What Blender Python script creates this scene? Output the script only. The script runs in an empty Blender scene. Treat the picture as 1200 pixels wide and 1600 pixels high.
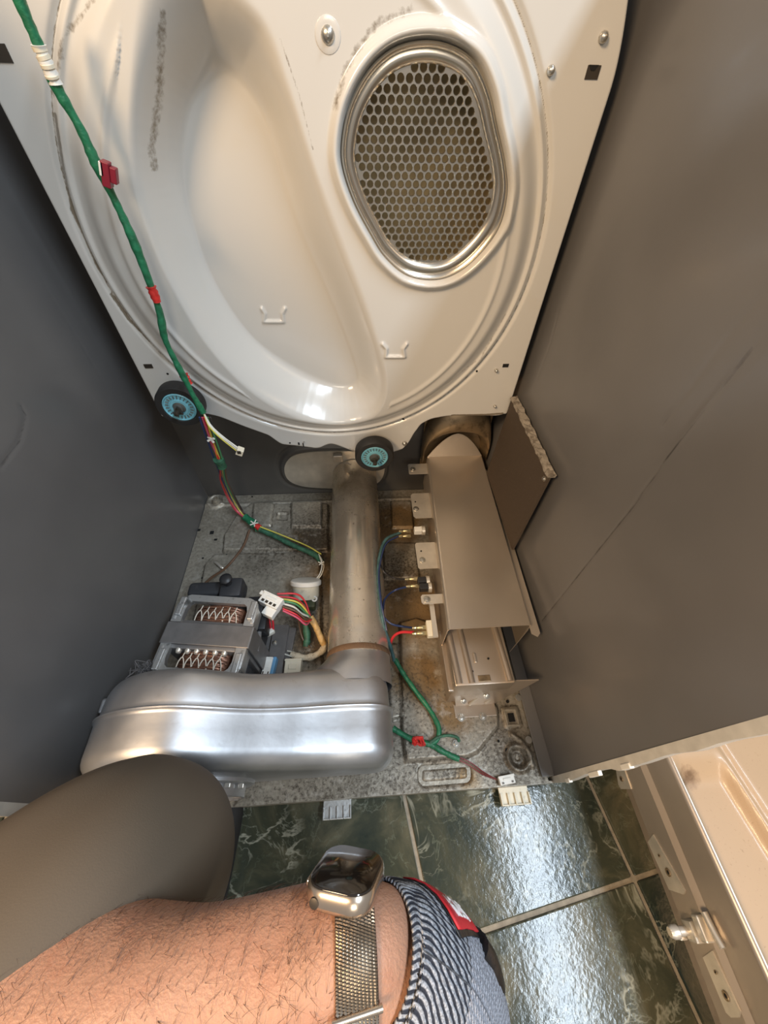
import bpy, bmesh, math, random
import numpy as np
from mathutils import Vector, Matrix
random.seed(7); np.random.seed(7)
SC = bpy.context.scene; COL = SC.collection
# ---------------------------------------------------------------- camera
FPX = 601.0; HC = 0.77
def _n(v): return v/np.linalg.norm(v)
CX = _n(np.array([1, -.036, .054])); _f = np.array([-56, -735, 601.]); CF = _n(_f-CX*(_f@CX)); CD = np.cross(CF, CX)
if CD[1] < 0: CD = -CD
cam_d = bpy.data.cameras.new('camera'); cam = bpy.data.objects.new('camera', cam_d); COL.objects.link(cam)
cam_d.sensor_fit = 'VERTICAL'; cam_d.sensor_height = 32.0; cam_d.sensor_width = 24.0
cam_d.lens = FPX/1600*32.0; cam_d.clip_start = .01
_R = np.array([[CX[0], -CX[1], -CX[2]], [CF[0], -CF[1], -CF[2]], [-CD[0], CD[1], CD[2]]])
M4 = Matrix.Identity(4)
for i in range(3):
    for j in range(3): M4[i][j] = float(_R[i][j])
M4[2][3] = HC
cam.matrix_world = M4
SC.camera = cam
# ---------------------------------------------------------------- world, lights, exposure
w = bpy.data.worlds.new('world'); SC.world = w; w.use_nodes = True
bg = w.node_tree.nodes['Background']; bg.inputs[0].default_value = (1.0, 0.97, 0.95, 1); bg.inputs[1].default_value = 0.30
def area(name, loc, target, sx, sy, power, col):
    l = bpy.data.lights.new(name, 'AREA'); l.shape = 'RECTANGLE'; l.size = sx; l.size_y = sy; l.energy = power; l.color = col
    o = bpy.data.objects.new(name, l); COL.objects.link(o); o.location = loc
    o.rotation_euler = (Vector(target)-Vector(loc)).to_track_quat('-Z', 'Y').to_euler(); return o
wl_ = area('window_daylight', (.93, -.48, 2.2), (0.1, .1, .2), .17, 1.25, 42, (.74, .87, 1.0)); wl_.rotation_euler = (0, math.radians(24), 0)
area('ceiling_lamp_warm', (-.95, -.60, 1.75), (.25, .30, .4), .45, .45, 36, (1.0, .69, .40))
area('soft_fill_light', (.1, -2.1, 1.9), (0, .6, .4), .8, .6, 15, (1.0, .88, .72))  # added fill light behind the camera, not a ceiling fixture
VS = SC.view_settings; VS.view_transform = 'Standard'; VS.look = 'None'; VS.exposure = 0.10; VS.gamma = 1.0; VS.use_curve_mapping = False
# ---------------------------------------------------------------- picture point -> point on a real plane
def ray(px, py):
    c = np.array([(px-600)/FPX, (py-800)/FPX, 1.]); return np.array([c@CX, c@CF, -(c@CD)])
def _at(r, t): return Vector((float(r[0]*t), float(r[1]*t), float(r[2]*t+HC)))
def Z(px, py, z=0.): r = ray(px, py); return _at(r, (z-HC)/r[2])
def Y(px, py, y): r = ray(px, py); return _at(r, y/r[1])
def XP(px, py, x): r = ray(px, py); return _at(r, x/r[0])
def D(px, py, d): return _at(ray(px, py), d)
# ---------------------------------------------------------------- materials
MATS = {}
def mat(name, col, rough=.5, metal=0., layers=(), bump=None, coat=0., vary=None, rvar=0., sss=0., aniso=0.):
    """layers: (colour, noise scale, lo, hi, attribute or None, strength); vary: (scale, amount)"""
    if name in MATS: return MATS[name]
    m = bpy.data.materials.new(name); m.use_nodes = True; nt = m.node_tree; N = nt.nodes; L = nt.links
    b = N['Principled BSDF']; b.inputs['Roughness'].default_value = rough; b.inputs['Metallic'].default_value = metal
    b.inputs['Coat Weight'].default_value = coat; b.inputs['Coat Roughness'].default_value = .12
    if sss: b.inputs['Subsurface Weight'].default_value = sss; b.inputs['Subsurface Radius'].default_value = (.012, .004, .002)
    b.inputs['Base Color'].default_value = (*col, 1)
    tc = N.new('ShaderNodeTexCoord'); cur = None
    if vary:
        n = N.new('ShaderNodeTexNoise'); n.inputs['Scale'].default_value = vary[0]; n.inputs['Detail'].default_value = 5; L.new(tc.outputs['Object'], n.inputs['Vector'])
        mr = N.new('ShaderNodeMapRange'); mr.inputs[1].default_value = .3; mr.inputs[2].default_value = .7; mr.inputs[3].default_value = 1-vary[1]; mr.inputs[4].default_value = 1+vary[1]
        L.new(n.outputs['Fac'], mr.inputs[0])
        mx = N.new('ShaderNodeMix'); mx.data_type = 'RGBA'; mx.blend_type = 'MULTIPLY'; mx.inputs[0].default_value = 1
        mx.inputs[6].default_value = (*col, 1); L.new(mr.outputs[0], mx.inputs[7]); cur = mx.outputs[2]
        if rvar:
            m2 = N.new('ShaderNodeMapRange'); m2.inputs[1].default_value = .3; m2.inputs[2].default_value = .7; m2.inputs[3].default_value = rough-rvar; m2.inputs[4].default_value = rough+rvar
            L.new(n.outputs['Fac'], m2.inputs[0]); L.new(m2.outputs[0], b.inputs['Roughness'])
    for (c2, sc, lo, hi, attr, st) in layers:
        n = N.new('ShaderNodeTexNoise'); n.inputs['Scale'].default_value = sc; n.inputs['Detail'].default_value = 6; n.inputs['Roughness'].default_value = .65
        L.new(tc.outputs['Object'], n.inputs['Vector'])
        val = n.outputs['Fac']
        mr = N.new('ShaderNodeMapRange'); mr.inputs[1].default_value = lo; mr.inputs[2].default_value = hi; mr.inputs[4].default_value = st
        if attr:
            at = N.new('ShaderNodeAttribute'); at.attribute_name = attr
            ma = N.new('ShaderNodeMath'); ma.operation = 'ADD'; L.new(val, ma.inputs[0])
            m3 = N.new('ShaderNodeMath'); m3.operation = 'SUBTRACT'; L.new(at.outputs['Fac'], m3.inputs[0]); m3.inputs[1].default_value = 1.0
            L.new(m3.outputs[0], ma.inputs[1]); val = ma.outputs[0]
        L.new(val, mr.inputs[0])
        mx = N.new('ShaderNodeMix'); mx.data_type = 'RGBA'; L.new(mr.outputs[0], mx.inputs[0])
        if cur is None: mx.inputs[6].default_value = (*col, 1)
        else: L.new(cur, mx.inputs[6])
        mx.inputs[7].default_value = (*c2, 1); cur = mx.outputs[2]
    if cur is not None: L.new(cur, b.inputs['Base Color'])
    if bump:
        n = N.new('ShaderNodeTexNoise'); n.inputs['Scale'].default_value = bump[0]; n.inputs['Detail'].default_value = 4; L.new(tc.outputs['Object'], n.inputs['Vector'])
        bp = N.new('ShaderNodeBump'); bp.inputs['Strength'].default_value = bump[1]; bp.inputs['Distance'].default_value = .002
        L.new(n.outputs['Fac'], bp.inputs['Height']); L.new(bp.outputs[0], b.inputs['Normal'])
    MATS[name] = m; return m
DK = (.035, .028, .02)
m_white = mat('bulkhead_enamel', (.565, .555, .525), .22, 0, [((.17, .14, .10), 150, .30, .62, 'stain', .95), ((.56, .50, .38), 9, .55, .8, None, .35)], coat=.5)
m_panel = mat('grey_panel_paint', (.165, .160, .158), .34, .25, [((.42, .40, .38), 30, .1, .5, 'mark', .7), ((.035, .032, .03), 30, .1, .45, 'crease_shade', .85)], vary=(5, .10), rvar=.06, coat=.15)
m_pan = mat('galvanised_base_steel', (.36, .325, .265), .44, .45, [((.27, .165, .065), 14, .34, .66, 'brown', .9), ((.055, .042, .03), 210, .50, .66, 'grime', .85), ((.10, .08, .055), 15, .38, .84, 'grime', .85), ((.52, .48, .42), 38, .57, .68, None, .6)], vary=(160, .25), bump=(220, .25))
m_back = mat('back_panel_paint', (.095, .092, .088), .45, .2, vary=(8, .12))
m_gap = mat('dark_hole', (.006, .006, .006), .9)
m_alu = mat('blower_aluminium', (.56, .565, .58), .43, .88, [((.34, .32, .30), 50, .60, .78, None, .5)], vary=(11, .10), rvar=.06, bump=(90, .06))
m_pipe = mat('duct_galvanised', (.68, .62, .53), .27, .75, [((.33, .26, .165), 10, .46, .80, 'brown', .9), ((.10, .07, .04), 150, .62, .68, None, .7)], vary=(14, .15), rvar=.06)
m_heat = mat('heater_sheet_steel', (.56, .49, .41), .36, .75, vary=(7, .06), rvar=.03)
m_heat2 = mat('heater_channel_steel', (.46, .39, .32), .36, .7, vary=(9, .08))
m_elbow = mat('scorched_elbow_steel', (.34, .25, .15), .38, .75, [((.05, .035, .02), 40, .5, .7, None, .7)])
m_felt = mat('heat_shield_board', (.060, .042, .028), .8, 0, [((.16, .13, .10), 200, .66, .70, None, .8)], bump=(150, .3))
m_feltedge = mat('heat_shield_edge', (.26, .23, .19), .9, 0, [((.10, .08, .06), 120, .5, .6, None, .8)], bump=(200, .8))
m_screw = mat('zinc_screw', (.55, .53, .48), .3, .9)
m_bright = mat('bright_steel', (.66, .61, .53), .34, .6, vary=(40, .12))
m_cast = mat('cast_aluminium', (.48, .48, .47), .42, .75, [((.10, .10, .10), 120, .58, .70, None, .7)], bump=(200, .2))
m_band = mat('motor_core_steel', (.20, .19, .185), .42, .5, vary=(60, .12))
m_black = mat('black_plastic', (.018, .018, .020), .45, 0, vary=(30, .3))
m_motorblk = mat('dusty_black_housing', (.035, .036, .040), .55, .1, [((.13, .12, .11), 60, .58, .8, None, .5)])
m_copper = mat('enamelled_copper', (.22, .105, .065), .35, .6, [((.05, .025, .02), 300, .5, .6, None, .7)])
m_lace = mat('white_lacing_cord', (.70, .64, .54), .7)
m_rubber = mat('black_rubber', (.022, .021, .02), .55, 0, bump=(120, .2))
m_blue = mat('blue_roller_plastic', (.20, .50, .60), .35, 0, vary=(80, .08))
m_blued = mat('roller_hub_grey', (.14, .14, .13), .45, .3)
m_clipblk = mat('dark_clip_metal', (.09, .075, .06), .35, .7)
m_ivory = mat('ivory_plastic', (.72, .66, .52), .45, 0, [((.34, .28, .20), 90, .58, .7, None, .5)])
m_wplast = mat('white_plastic', (.78, .77, .72), .4, 0, [((.42, .38, .30), 90, .60, .7, None, .4)])
m_bluep = mat('blue_connector_plastic', (.12, .30, .50), .4)
m_gt = mat('green_harness_tape', (.015, .15, .07), .42, 0, vary=(120, .35), bump=(130, .8))
m_gtd = mat('dirty_green_tape', (.035, .12, .07), .55, 0, vary=(120, .4), bump=(130, .8))
m_rt = mat('red_tape', (.55, .03, .025), .4, 0, vary=(150, .3))
m_rwire = mat('red_wire', (.60, .03, .04), .38)
m_pwire = mat('pink_wire', (.55, .09, .16), .4)
m_ywire = mat('yellow_wire', (.62, .55, .10), .4)
m_gwire = mat('green_wire', (.06, .24, .10), .4)
m_owire = mat('orange_wire', (.70, .20, .04), .4)
m_bwire = mat('blue_wire', (.02, .038, .12), .4)
m_kwire = mat('dark_wire', (.035, .032, .032), .45)
m_wwire = mat('white_wire', (.72, .70, .62), .4)
m_brwire = mat('brown_wire', (.13, .07, .04), .4)
m_tan = mat('tan_sleeve', (.48, .31, .12), .6, 0, vary=(150, .3), bump=(200, .5))
m_sleeve = mat('pale_fibre_sleeve', (.58, .52, .40), .8, 0, [((.25, .19, .12), 120, .55, .65, None, .7)], bump=(300, 1.))
m_maroon = mat('maroon_plastic', (.22, .015, .03), .35)
m_brass = mat('brass_terminal', (.62, .52, .30), .32, .9)
m_grout = mat('grout', (.27, .235, .18), .7, 0, vary=(90, .2), bump=(300, .3))
m_beige = mat('almond_panel_enamel', (.44, .305, .185), .42, 0, [((.12, .065, .03), 22, .46, .66, 'stain', .85), ((.26, .16, .08), 330, .62, .70, None, .6)], coat=.2, vary=(5, .06))
m_fpwall = mat('panel_side_steel', (.36, .31, .26), .34, .45, vary=(9, .1))
m_hem = mat('hem_white_paint', (.62, .60, .55), .4, .1, vary=(60, .1))
m_skin = mat('forearm_skin', (.45, .24, .155), .48, 0, [((.36, .13, .07), 28, .50, .75, None, .5), ((.56, .31, .20), 14, .52, .8, None, .5)], bump=(520, .35), sss=.12)
m_hair = mat('arm_hair', (.05, .022, .012), .5)
m_cloth = mat('trouser_cloth', (.105, .080, .055), .75, 0, vary=(4, .15), bump=(900, .08))
m_watch = mat('titanium_case', (.62, .52, .42), .24, .95)
m_wdark = mat('watch_dark_metal', (.055, .045, .035), .45, .5)
m_glass = mat('watch_glass', (.012, .009, .007), .06, 0, coat=1.)
m_mesh = mat('milanese_mesh_links', (.52, .46, .39), .28, .95)
m_redp = mat('red_glove_patch', (.50, .02, .03), .5)
m_pwhite = mat('patch_print_white', (.75, .72, .70), .6)
m_gblack = mat('black_nitrile_coating', (.012, .012, .014), .35, 0, bump=(160, .4))
m_hole = mat('duct_interior_brass', (.42, .34, .19), .5, .4, vary=(20, .3))
m_grille = mat('grille_stainless', (.56, .52, .45), .26, .92, vary=(12, .12))
def marble():
    m = bpy.data.materials.new('green_marble_glaze'); m.use_nodes = True; nt = m.node_tree; N = nt.nodes; L = nt.links; b = N['Principled BSDF']
    b.inputs['Roughness'].default_value = .14; b.inputs['Specular IOR Level'].default_value = .30; b.inputs['Coat Roughness'].default_value = .05
    tc = N.new('ShaderNodeTexCoord'); oi = N.new('ShaderNodeObjectInfo')
    sc = N.new('ShaderNodeVectorMath'); sc.operation = 'MULTIPLY_ADD'; sc.inputs[1].default_value = (1, 1, 1)
    cb = N.new('ShaderNodeCombineXYZ'); mu = N.new('ShaderNodeMath'); mu.operation = 'MULTIPLY'; mu.inputs[1].default_value = 17
    L.new(oi.outputs['Random'], mu.inputs[0])
    for i in range(3): L.new(mu.outputs[0], cb.inputs[i])
    L.new(tc.outputs['Object'], sc.inputs[0]); L.new(cb.outputs[0], sc.inputs[2]); V = sc.outputs[0]
    def noise(s, det=6, ds=0.): 
        n = N.new('ShaderNodeTexNoise'); n.inputs['Scale'].default_value = s; n.inputs['Detail'].default_value = det; n.inputs['Distortion'].default_value = ds; n.inputs['Roughness'].default_value = .6
        L.new(V, n.inputs['Vector']); return n.outputs['Fac']
    r = N.new('ShaderNodeValToRGB'); L.new(noise(7, 8, .8), r.inputs[0]); e = r.color_ramp.elements
    e[0].position = .34; e[0].color = (.018, .028, .025, 1); e[1].position = .70; e[1].color = (.155, .140, .088, 1)
    x = e.new(.50); x.color = (.052, .056, .038, 1)
    def veins(s, ds, wd, st):
        n = noise(s, 5, ds); a = N.new('ShaderNodeMath'); a.operation = 'SUBTRACT'; a.inputs[1].default_value = .5; L.new(n, a.inputs[0])
        c = N.new('ShaderNodeMath'); c.operation = 'ABSOLUTE'; L.new(a.outputs[0], c.inputs[0])
        mr = N.new('ShaderNodeMapRange'); mr.inputs[1].default_value = 0; mr.inputs[2].default_value = wd; mr.inputs[3].default_value = st; mr.inputs[4].default_value = 0; L.new(c.outputs[0], mr.inputs[0])
        k = N.new('ShaderNodeMapRange'); k.inputs[1].default_value = .46; k.inputs[2].default_value = .62; L.new(noise(s*1.3+3, 2), k.inputs[0])
        mm = N.new('ShaderNodeMath'); mm.operation = 'MULTIPLY'; L.new(mr.outputs[0], mm.inputs[0]); L.new(k.outputs[0], mm.inputs[1]); return mm.outputs[0]
    cur = r.outputs[0]
    for s, ds, wd, st, c2 in ((4.5, 1.2, .018, .9, (.34, .34, .27, 1)), (11, .9, .012, .55, (.30, .31, .25, 1)), (22, .5, .02, .4, (.17, .19, .14, 1))):
        mx = N.new('ShaderNodeMix'); mx.data_type = 'RGBA'; L.new(veins(s, ds, wd, st), mx.inputs[0]); L.new(cur, mx.inputs[6]); mx.inputs[7].default_value = c2; cur = mx.outputs[2]
    L.new(cur, b.inputs['Base Color'])
    n = noise(120, 3); bp = N.new('ShaderNodeBump'); bp.inputs['Strength'].default_value = .20; bp.inputs['Distance'].default_value = .0016; L.new(n, bp.inputs['Height']); L.new(bp.outputs[0], b.inputs['Normal'])
    return m
m_tile = marble()
def knit(name, base, dark, n, bend, duty):
    """stripes counted round the cuff through the 'ang' and 'lon' attributes"""
    m = bpy.data.materials.new(name); m.use_nodes = True; nt = m.node_tree; N = nt.nodes; L = nt.links; b = N['Principled BSDF']; b.inputs['Roughness'].default_value = .85
    a = N.new('ShaderNodeAttribute'); a.attribute_name = 'ang'
    ms = N.new('ShaderNodeMath'); ms.operation = 'MULTIPLY'; ms.inputs[1].default_value = n; L.new(a.outputs['Fac'], ms.inputs[0])
    fr = N.new('ShaderNodeMath'); fr.operation = 'FRACT'; L.new(ms.outputs[0], fr.inputs[0])
    pp = N.new('ShaderNodeMath'); pp.operation = 'PINGPONG'; pp.inputs[1].default_value = .5; L.new(fr.outputs[0], pp.inputs[0])
    mr = N.new('ShaderNodeMapRange'); mr.inputs[1].default_value = duty-.07; mr.inputs[2].default_value = duty+.07; L.new(pp.outputs[0], mr.inputs[0])
    tc = N.new('ShaderNodeTexCoord'); nn = N.new('ShaderNodeTexNoise'); nn.inputs['Scale'].default_value = 900; L.new(tc.outputs['Object'], nn.inputs['Vector'])
    m2 = N.new('ShaderNodeMapRange'); m2.inputs[1].default_value = .35; m2.inputs[2].default_value = .65; m2.inputs[3].default_value = .62; m2.inputs[4].default_value = 1.3; L.new(nn.outputs['Fac'], m2.inputs[0])
    mx = N.new('ShaderNodeMix'); mx.data_type = 'RGBA'; L.new(mr.outputs[0], mx.inputs[0]); mx.inputs[6].default_value = (*dark, 1); mx.inputs[7].default_value = (*base, 1)
    my = N.new('ShaderNodeMix'); my.data_type = 'RGBA'; my.blend_type = 'MULTIPLY'; my.inputs[0].default_value = 1; L.new(mx.outputs[2], my.inputs[6]); L.new(m2.outputs[0], my.inputs[7])
    L.new(my.outputs[2], b.inputs['Base Color'])
    bp = N.new('ShaderNodeBump'); bp.inputs['Strength'].default_value = .7; bp.inputs['Distance'].default_value = .001; L.new(pp.outputs[0], bp.inputs['Height']); L.new(bp.outputs[0], b.inputs['Normal'])
    return m
m_cuff = knit('striped_cuff_knit', (.33, .35, .39), (.018, .022, .035), 58, 0, .24)
m_knit = knit('grey_glove_knit', (.36, .38, .43), (.20, .21, .25), 110, 0, .22)
# ---------------------------------------------------------------- mesh helpers
def wloc(o):
    v = Vector(o.location)
    while o.parent: o = o.parent; v = v+Vector(o.location)
    return v
def obj(name, bm, m, parent=None, smooth=None, label=None):
    if smooth is not None:
        for f in bm.faces: f.smooth = True
    off = wloc(parent) if parent else Vector((0, 0, 0))
    if parent: bmesh.ops.translate(bm, vec=-off, verts=bm.verts[:])
    me = bpy.data.meshes.new(name); bm.to_mesh(me); bm.free(); me.materials.append(m)
    if smooth: me.set_sharp_from_angle(angle=math.radians(smooth))
    o = bpy.data.objects.new(name, me); COL.objects.link(o)
    if parent: o.parent = parent
    if label: o['label'] = label
    return o
def npobj(name, V, F, m, parent=None, smooth=True, attrs=None, label=None, sharp=None):
    me = bpy.data.meshes.new(name); off = np.array(wloc(parent)) if parent else np.zeros(3)
    V = np.asarray(V, float)-off; me.from_pydata(V.tolist(), [], F if isinstance(F, list) else F.tolist()); me.materials.append(m)
    if attrs:
        for k, a in attrs.items():
            at = me.attributes.new(k, 'FLOAT', 'POINT'); at.data.foreach_set('value', np.asarray(a, float).ravel())
    if smooth: me.polygons.foreach_set('use_smooth', [True]*len(me.polygons))
    if sharp: me.set_sharp_from_angle(angle=math.radians(sharp))
    me.update(); o = bpy.data.objects.new(name, me); COL.objects.link(o)
    if parent: o.parent = parent
    if label: o['label'] = label
    return o
def thing(name, label, cat, loc=(0, 0, 0), group=None):
    o = bpy.data.objects.new(name, None); COL.objects.link(o); o.location = loc; o.empty_display_size = .02
    o['label'] = label; o['category'] = cat
    if group: o['group'] = group
    return o
def dup(root, loc, rot=None, label=None):
    r = root.copy(); COL.objects.link(r); r.location = loc
    if rot: r.rotation_euler = rot
    if label: r['label'] = label
    for ch in list(root.children):
        c = ch.copy(); COL.objects.link(c); c.parent = r
        for g in list(ch.children): d = g.copy(); COL.objects.link(d); d.parent = c
    return r
def nb(): return bmesh.new()
def box(bm, c, s, rot=None, bev=0., seg=2):
    g = bmesh.ops.create_cube(bm, size=1.0); vs = g['verts']; bmesh.ops.scale(bm, vec=s, verts=vs)
    if bev:
        es = list({e for v in vs for e in v.link_edges})
        r = bmesh.ops.bevel(bm, geom=es, offset=bev, segments=seg, affect='EDGES', profile=.5); vs = list({v for f in r['faces'] for v in f.verts} | {v for v in vs if v.is_valid})
    if rot is not None: bmesh.ops.rotate(bm, cent=(0, 0, 0), matrix=rot, verts=vs)
    bmesh.ops.translate(bm, vec=c, verts=vs); return vs
def frame(ax):
    ax = Vector(ax).normalized(); up = Vector((0, 0, 1)) if abs(ax.z) < .9 else Vector((0, 1, 0)); u = ax.cross(up).normalized(); v = u.cross(ax).normalized(); return u, v, ax
def lathe(bm, c, ax, prof, n=24, cap=True):
    """prof: (distance along axis, radius)"""
    u, v, a = frame(ax); c = Vector(c); rings = []
    for (t, r) in prof: rings.append([bm.verts.new(c+a*t+u*(r*math.cos(2*math.pi*i/n))+v*(r*math.sin(2*math.pi*i/n))) for i in range(n)])
    for A, B in zip(rings, rings[1:]):
        for i in range(n): bm.faces.new((A[i], A[(i+1) % n], B[(i+1) % n], B[i]))
    if cap: bm.faces.new(rings[0][::-1]); bm.faces.new(rings[-1])
    return rings
def cr(P, n=6):
    P = [Vector(p) for p in P]
    if len(P) < 3: return [P[0].lerp(P[-1], i/n) for i in range(n+1)]
    Q = [P[0]*2-P[1]]+P+[P[-1]*2-P[-2]]; out = []
    for i in range(1, len(Q)-2):
        a, b, c, d = Q[i-1:i+3]
        for k in range(n):
            t = k/n; out.append(.5*((2*b)+(c-a)*t+(2*a-5*b+4*c-d)*t*t+(3*b-a-3*c+d)*t**3))
    out.append(P[-1]); return out
def tube(bm, P, r, n=8, sm=6, wob=0.):
    P = cr(P, sm) if sm else [Vector(p) for p in P]; rings = []
    R = r if callable(r) else (lambda t: r)
    t0 = (P[1]-P[0]).normalized(); u, v, _ = frame(t0)
    for i, p in enumerate(P):
        t = (P[min(i+1, len(P)-1)]-P[max(i-1, 0)])
        if t.length < 1e-9: t = t0
        t = t.normalized(); u = (u-t*u.dot(t)).normalized(); v = t.cross(u)
        rr = R(i/(len(P)-1))*(1+wob*random.uniform(-1, 1))
        rings.append([bm.verts.new(p+u*(rr*math.cos(2*math.pi*k/n))+v*(rr*math.sin(2*math.pi*k/n))) for k in range(n)])
    for A, B in zip(rings, rings[1:]):
        for k in range(n): bm.faces.new((A[k], A[(k+1) % n], B[(k+1) % n], B[k]))
    bm.faces.new(rings[0][::-1]); bm.faces.new(rings[-1])
def tobj(name, P, r, m, parent=None, n=8, sm=6, wob=0., label=None):
    bm = nb(); tube(bm, P, r, n, sm, wob); return obj(name, bm, m, parent, smooth=60, label=label)
def prism(bm, poly, off):
    """poly: 3-D points, extruded by the vector off"""
    off = Vector(off); A = [bm.verts.new(Vector(p)) for p in poly]; B = [bm.verts.new(Vector(p)+off) for p in poly]; n = len(A)
    bm.faces.new(A[::-1]); bm.faces.new(B)
    for i in range(n): bm.faces.new((A[i], A[(i+1) % n], B[(i+1) % n], B[i]))
def fix(bm): bmesh.ops.recalc_face_normals(bm, faces=bm.faces[:]); return bm
def screw(bm, c, ax, r=.004):
    lathe(bm, c, ax, [(-.001, r*1.5), (.0006, r*1.5), (.0008, r), (.0028, r*.9), (.0032, r*.5)], 12)
def sdf(px, pz, poly):
    """signed distance, negative inside"""
    poly = np.asarray(poly, float); d = np.full(px.shape, 1e9); ins = np.zeros(px.shape, bool); n = len(poly)
    for i in range(n):
        a = poly[i]; b = poly[(i+1) % n]; e = b-a; wx = px-a[0]; wz = pz-a[1]
        t = np.clip((wx*e[0]+wz*e[1])/(e@e+1e-12), 0, 1); d = np.minimum(d, np.hypot(wx-e[0]*t, wz-e[1]*t))
        c = ((a[1] > pz) != (b[1] > pz)); xi = (b[0]-a[0])*(pz-a[1])/(b[1]-a[1]+1e-15)+a[0]; ins ^= (c & (px < xi))
    return np.where(ins, -d, d)
def pld(px, pz, pl):
    d = np.full(px.shape, 1e9)
    for a, b in zip(pl, pl[1:]):
        a = np.asarray(a, float); b = np.asarray(b, float); e = b-a; wx = px-a[0]; wz = pz-a[1]
        t = np.clip((wx*e[0]+wz*e[1])/(e@e+1e-12), 0, 1); d = np.minimum(d, np.hypot(wx-e[0]*t, wz-e[1]*t))
    return d
def ss(a, b, x): t = np.clip((x-a)/(b-a), 0, 1); return t*t*(3-2*t)
def smoothpoly(p, n=6):
    P = [Vector((*q, 0)) for q in p]; Q = [P[-1]]+P+[P[0], P[1]]; out = []
    for i in range(1, len(Q)-2):
        a, b, c, d = Q[i-1:i+3]
        for k in range(n):
            t = k/n; v = .5*((2*b)+(c-a)*t+(2*a-5*b+4*c-d)*t*t+(3*b-a-3*c+d)*t**3); out.append((v.x, v.y))
    return out
def gridfaces(nu, nv, mask=None):
    idx = np.arange(nu*nv).reshape(nv, nu); f = np.stack([idx[:-1, :-1], idx[:-1, 1:], idx[1:, 1:], idx[1:, :-1]], -1).reshape(-1, 4)
    if mask is not None: f = f[~mask.ravel()[f].any(1)]
    return f
def smear(x, z, lines):
    s = np.zeros(x.shape)
    for (w_, st, pl) in lines: s = np.maximum(s, st*np.exp(-(pld(x, z, pl)/w_)**2))
    return s
XL, XR, YF, YB, ZT = -.409, .300, .045, .705, .93      # inside of the cabinet
XC = (XL+XR)/2
# ================================================================ SETTING: tiled floor
ZFL = -.05
fl = nb(); box(fl, (.3, -.1, ZFL-.011), (3.6, 3.2, .014)); floor = obj('floor', fl, m_grout); floor['kind'] = 'structure'
th = math.radians(9); J = Vector((.402, -.088)); pitch = .325; gp = .0065
tb = nb(); box(tb, (0, 0, 0), (pitch-gp, pitch-gp, .009), bev=.0018, seg=2); first = None
for i in range(-5, 5):
    for j in range(-4, 4):
        if first is None: t = obj('tile', tb, m_tile, floor); first = t
        else: t = first.copy(); COL.objects.link(t)
        c = J+Vector((math.cos(th), math.sin(th)))*(pitch*(i+.5))+Vector((-math.sin(th), math.cos(th)))*(pitch*(j+.5))
        t.location = (c.x, c.y, ZFL-.0045+random.uniform(-.0004, .0004)); t.rotation_euler = (0, 0, th)
# ================================================================ DRYER CABINET
cab = thing('dryer_cabinet', 'opened grey sheet metal dryer cabinet shell standing on the green tiles', 'dryer', (XC, .37, ZFL))
def side(name_, x, nx, marks, creases, label):
    ys = np.arange(YF, YB+.001, .0028); zs = np.arange(-.012, ZT, .0028); yy, zz = np.meshgrid(ys, zs)
    def toyz(pl): return [(XP(a, b, x).y, XP(a, b, x).z) for a, b in pl]
    mk = np.zeros(yy.shape); ck = np.zeros(yy.shape); h = np.zeros(yy.shape)
    for wd, st, pl in marks: g = st*np.exp(-(pld(yy, zz, toyz(pl))/wd)**2); mk = np.maximum(mk, g)
    for wd, st, pl in creases: g = st*np.exp(-(pld(yy, zz, toyz(pl))/wd)**2); ck = np.maximum(ck, g); h -= .0006*g  # creases are dented and also darkened in the colour, shading painted in
    h += .0016*np.sin(yy*7+zz*4+x*9)*np.cos(zz*5-yy*3)
    V = np.stack([x+nx*h, yy, zz], -1).reshape(-1, 3); V2 = V.copy(); V2[:, 0] = x-nx*.003
    F = gridfaces(len(ys), len(zs))
    if nx > 0: F = F[:, ::-1]
    o = npobj('side_panel', V, F, m_panel, cab, True, dict(mark=mk, crease_shade=ck), label)
    b = nb(); box(b, (x-nx*.0055, (YF+YB)/2, (ZT-.03)/2), (.003, YB-YF, ZT+.03)); obj('outer_skin', b, m_hem, o)
    return o
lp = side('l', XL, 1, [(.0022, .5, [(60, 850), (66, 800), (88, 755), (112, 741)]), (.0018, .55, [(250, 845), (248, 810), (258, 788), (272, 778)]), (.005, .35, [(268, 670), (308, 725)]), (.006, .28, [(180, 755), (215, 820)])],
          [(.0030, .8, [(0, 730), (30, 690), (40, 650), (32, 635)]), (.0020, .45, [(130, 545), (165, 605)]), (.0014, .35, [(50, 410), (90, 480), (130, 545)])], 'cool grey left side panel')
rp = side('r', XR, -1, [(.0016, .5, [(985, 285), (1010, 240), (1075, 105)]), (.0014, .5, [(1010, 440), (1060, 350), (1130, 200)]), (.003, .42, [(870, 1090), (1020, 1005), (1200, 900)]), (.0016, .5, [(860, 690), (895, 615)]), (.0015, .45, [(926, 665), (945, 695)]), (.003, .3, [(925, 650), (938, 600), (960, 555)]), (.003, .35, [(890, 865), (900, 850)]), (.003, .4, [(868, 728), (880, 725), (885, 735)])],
          [(.0022, .9, [(845, 970), (990, 790), (1060, 690), (1130, 600), (1200, 510)]), (.0030, .6, [(1035, 665), (1110, 560), (1200, 445)]), (.0024, .4, [(1140, 600), (1200, 530)]), (.0016, .4, [(822, 640), (860, 540), (875, 480)])], 'brownish grey right side panel')
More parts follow.
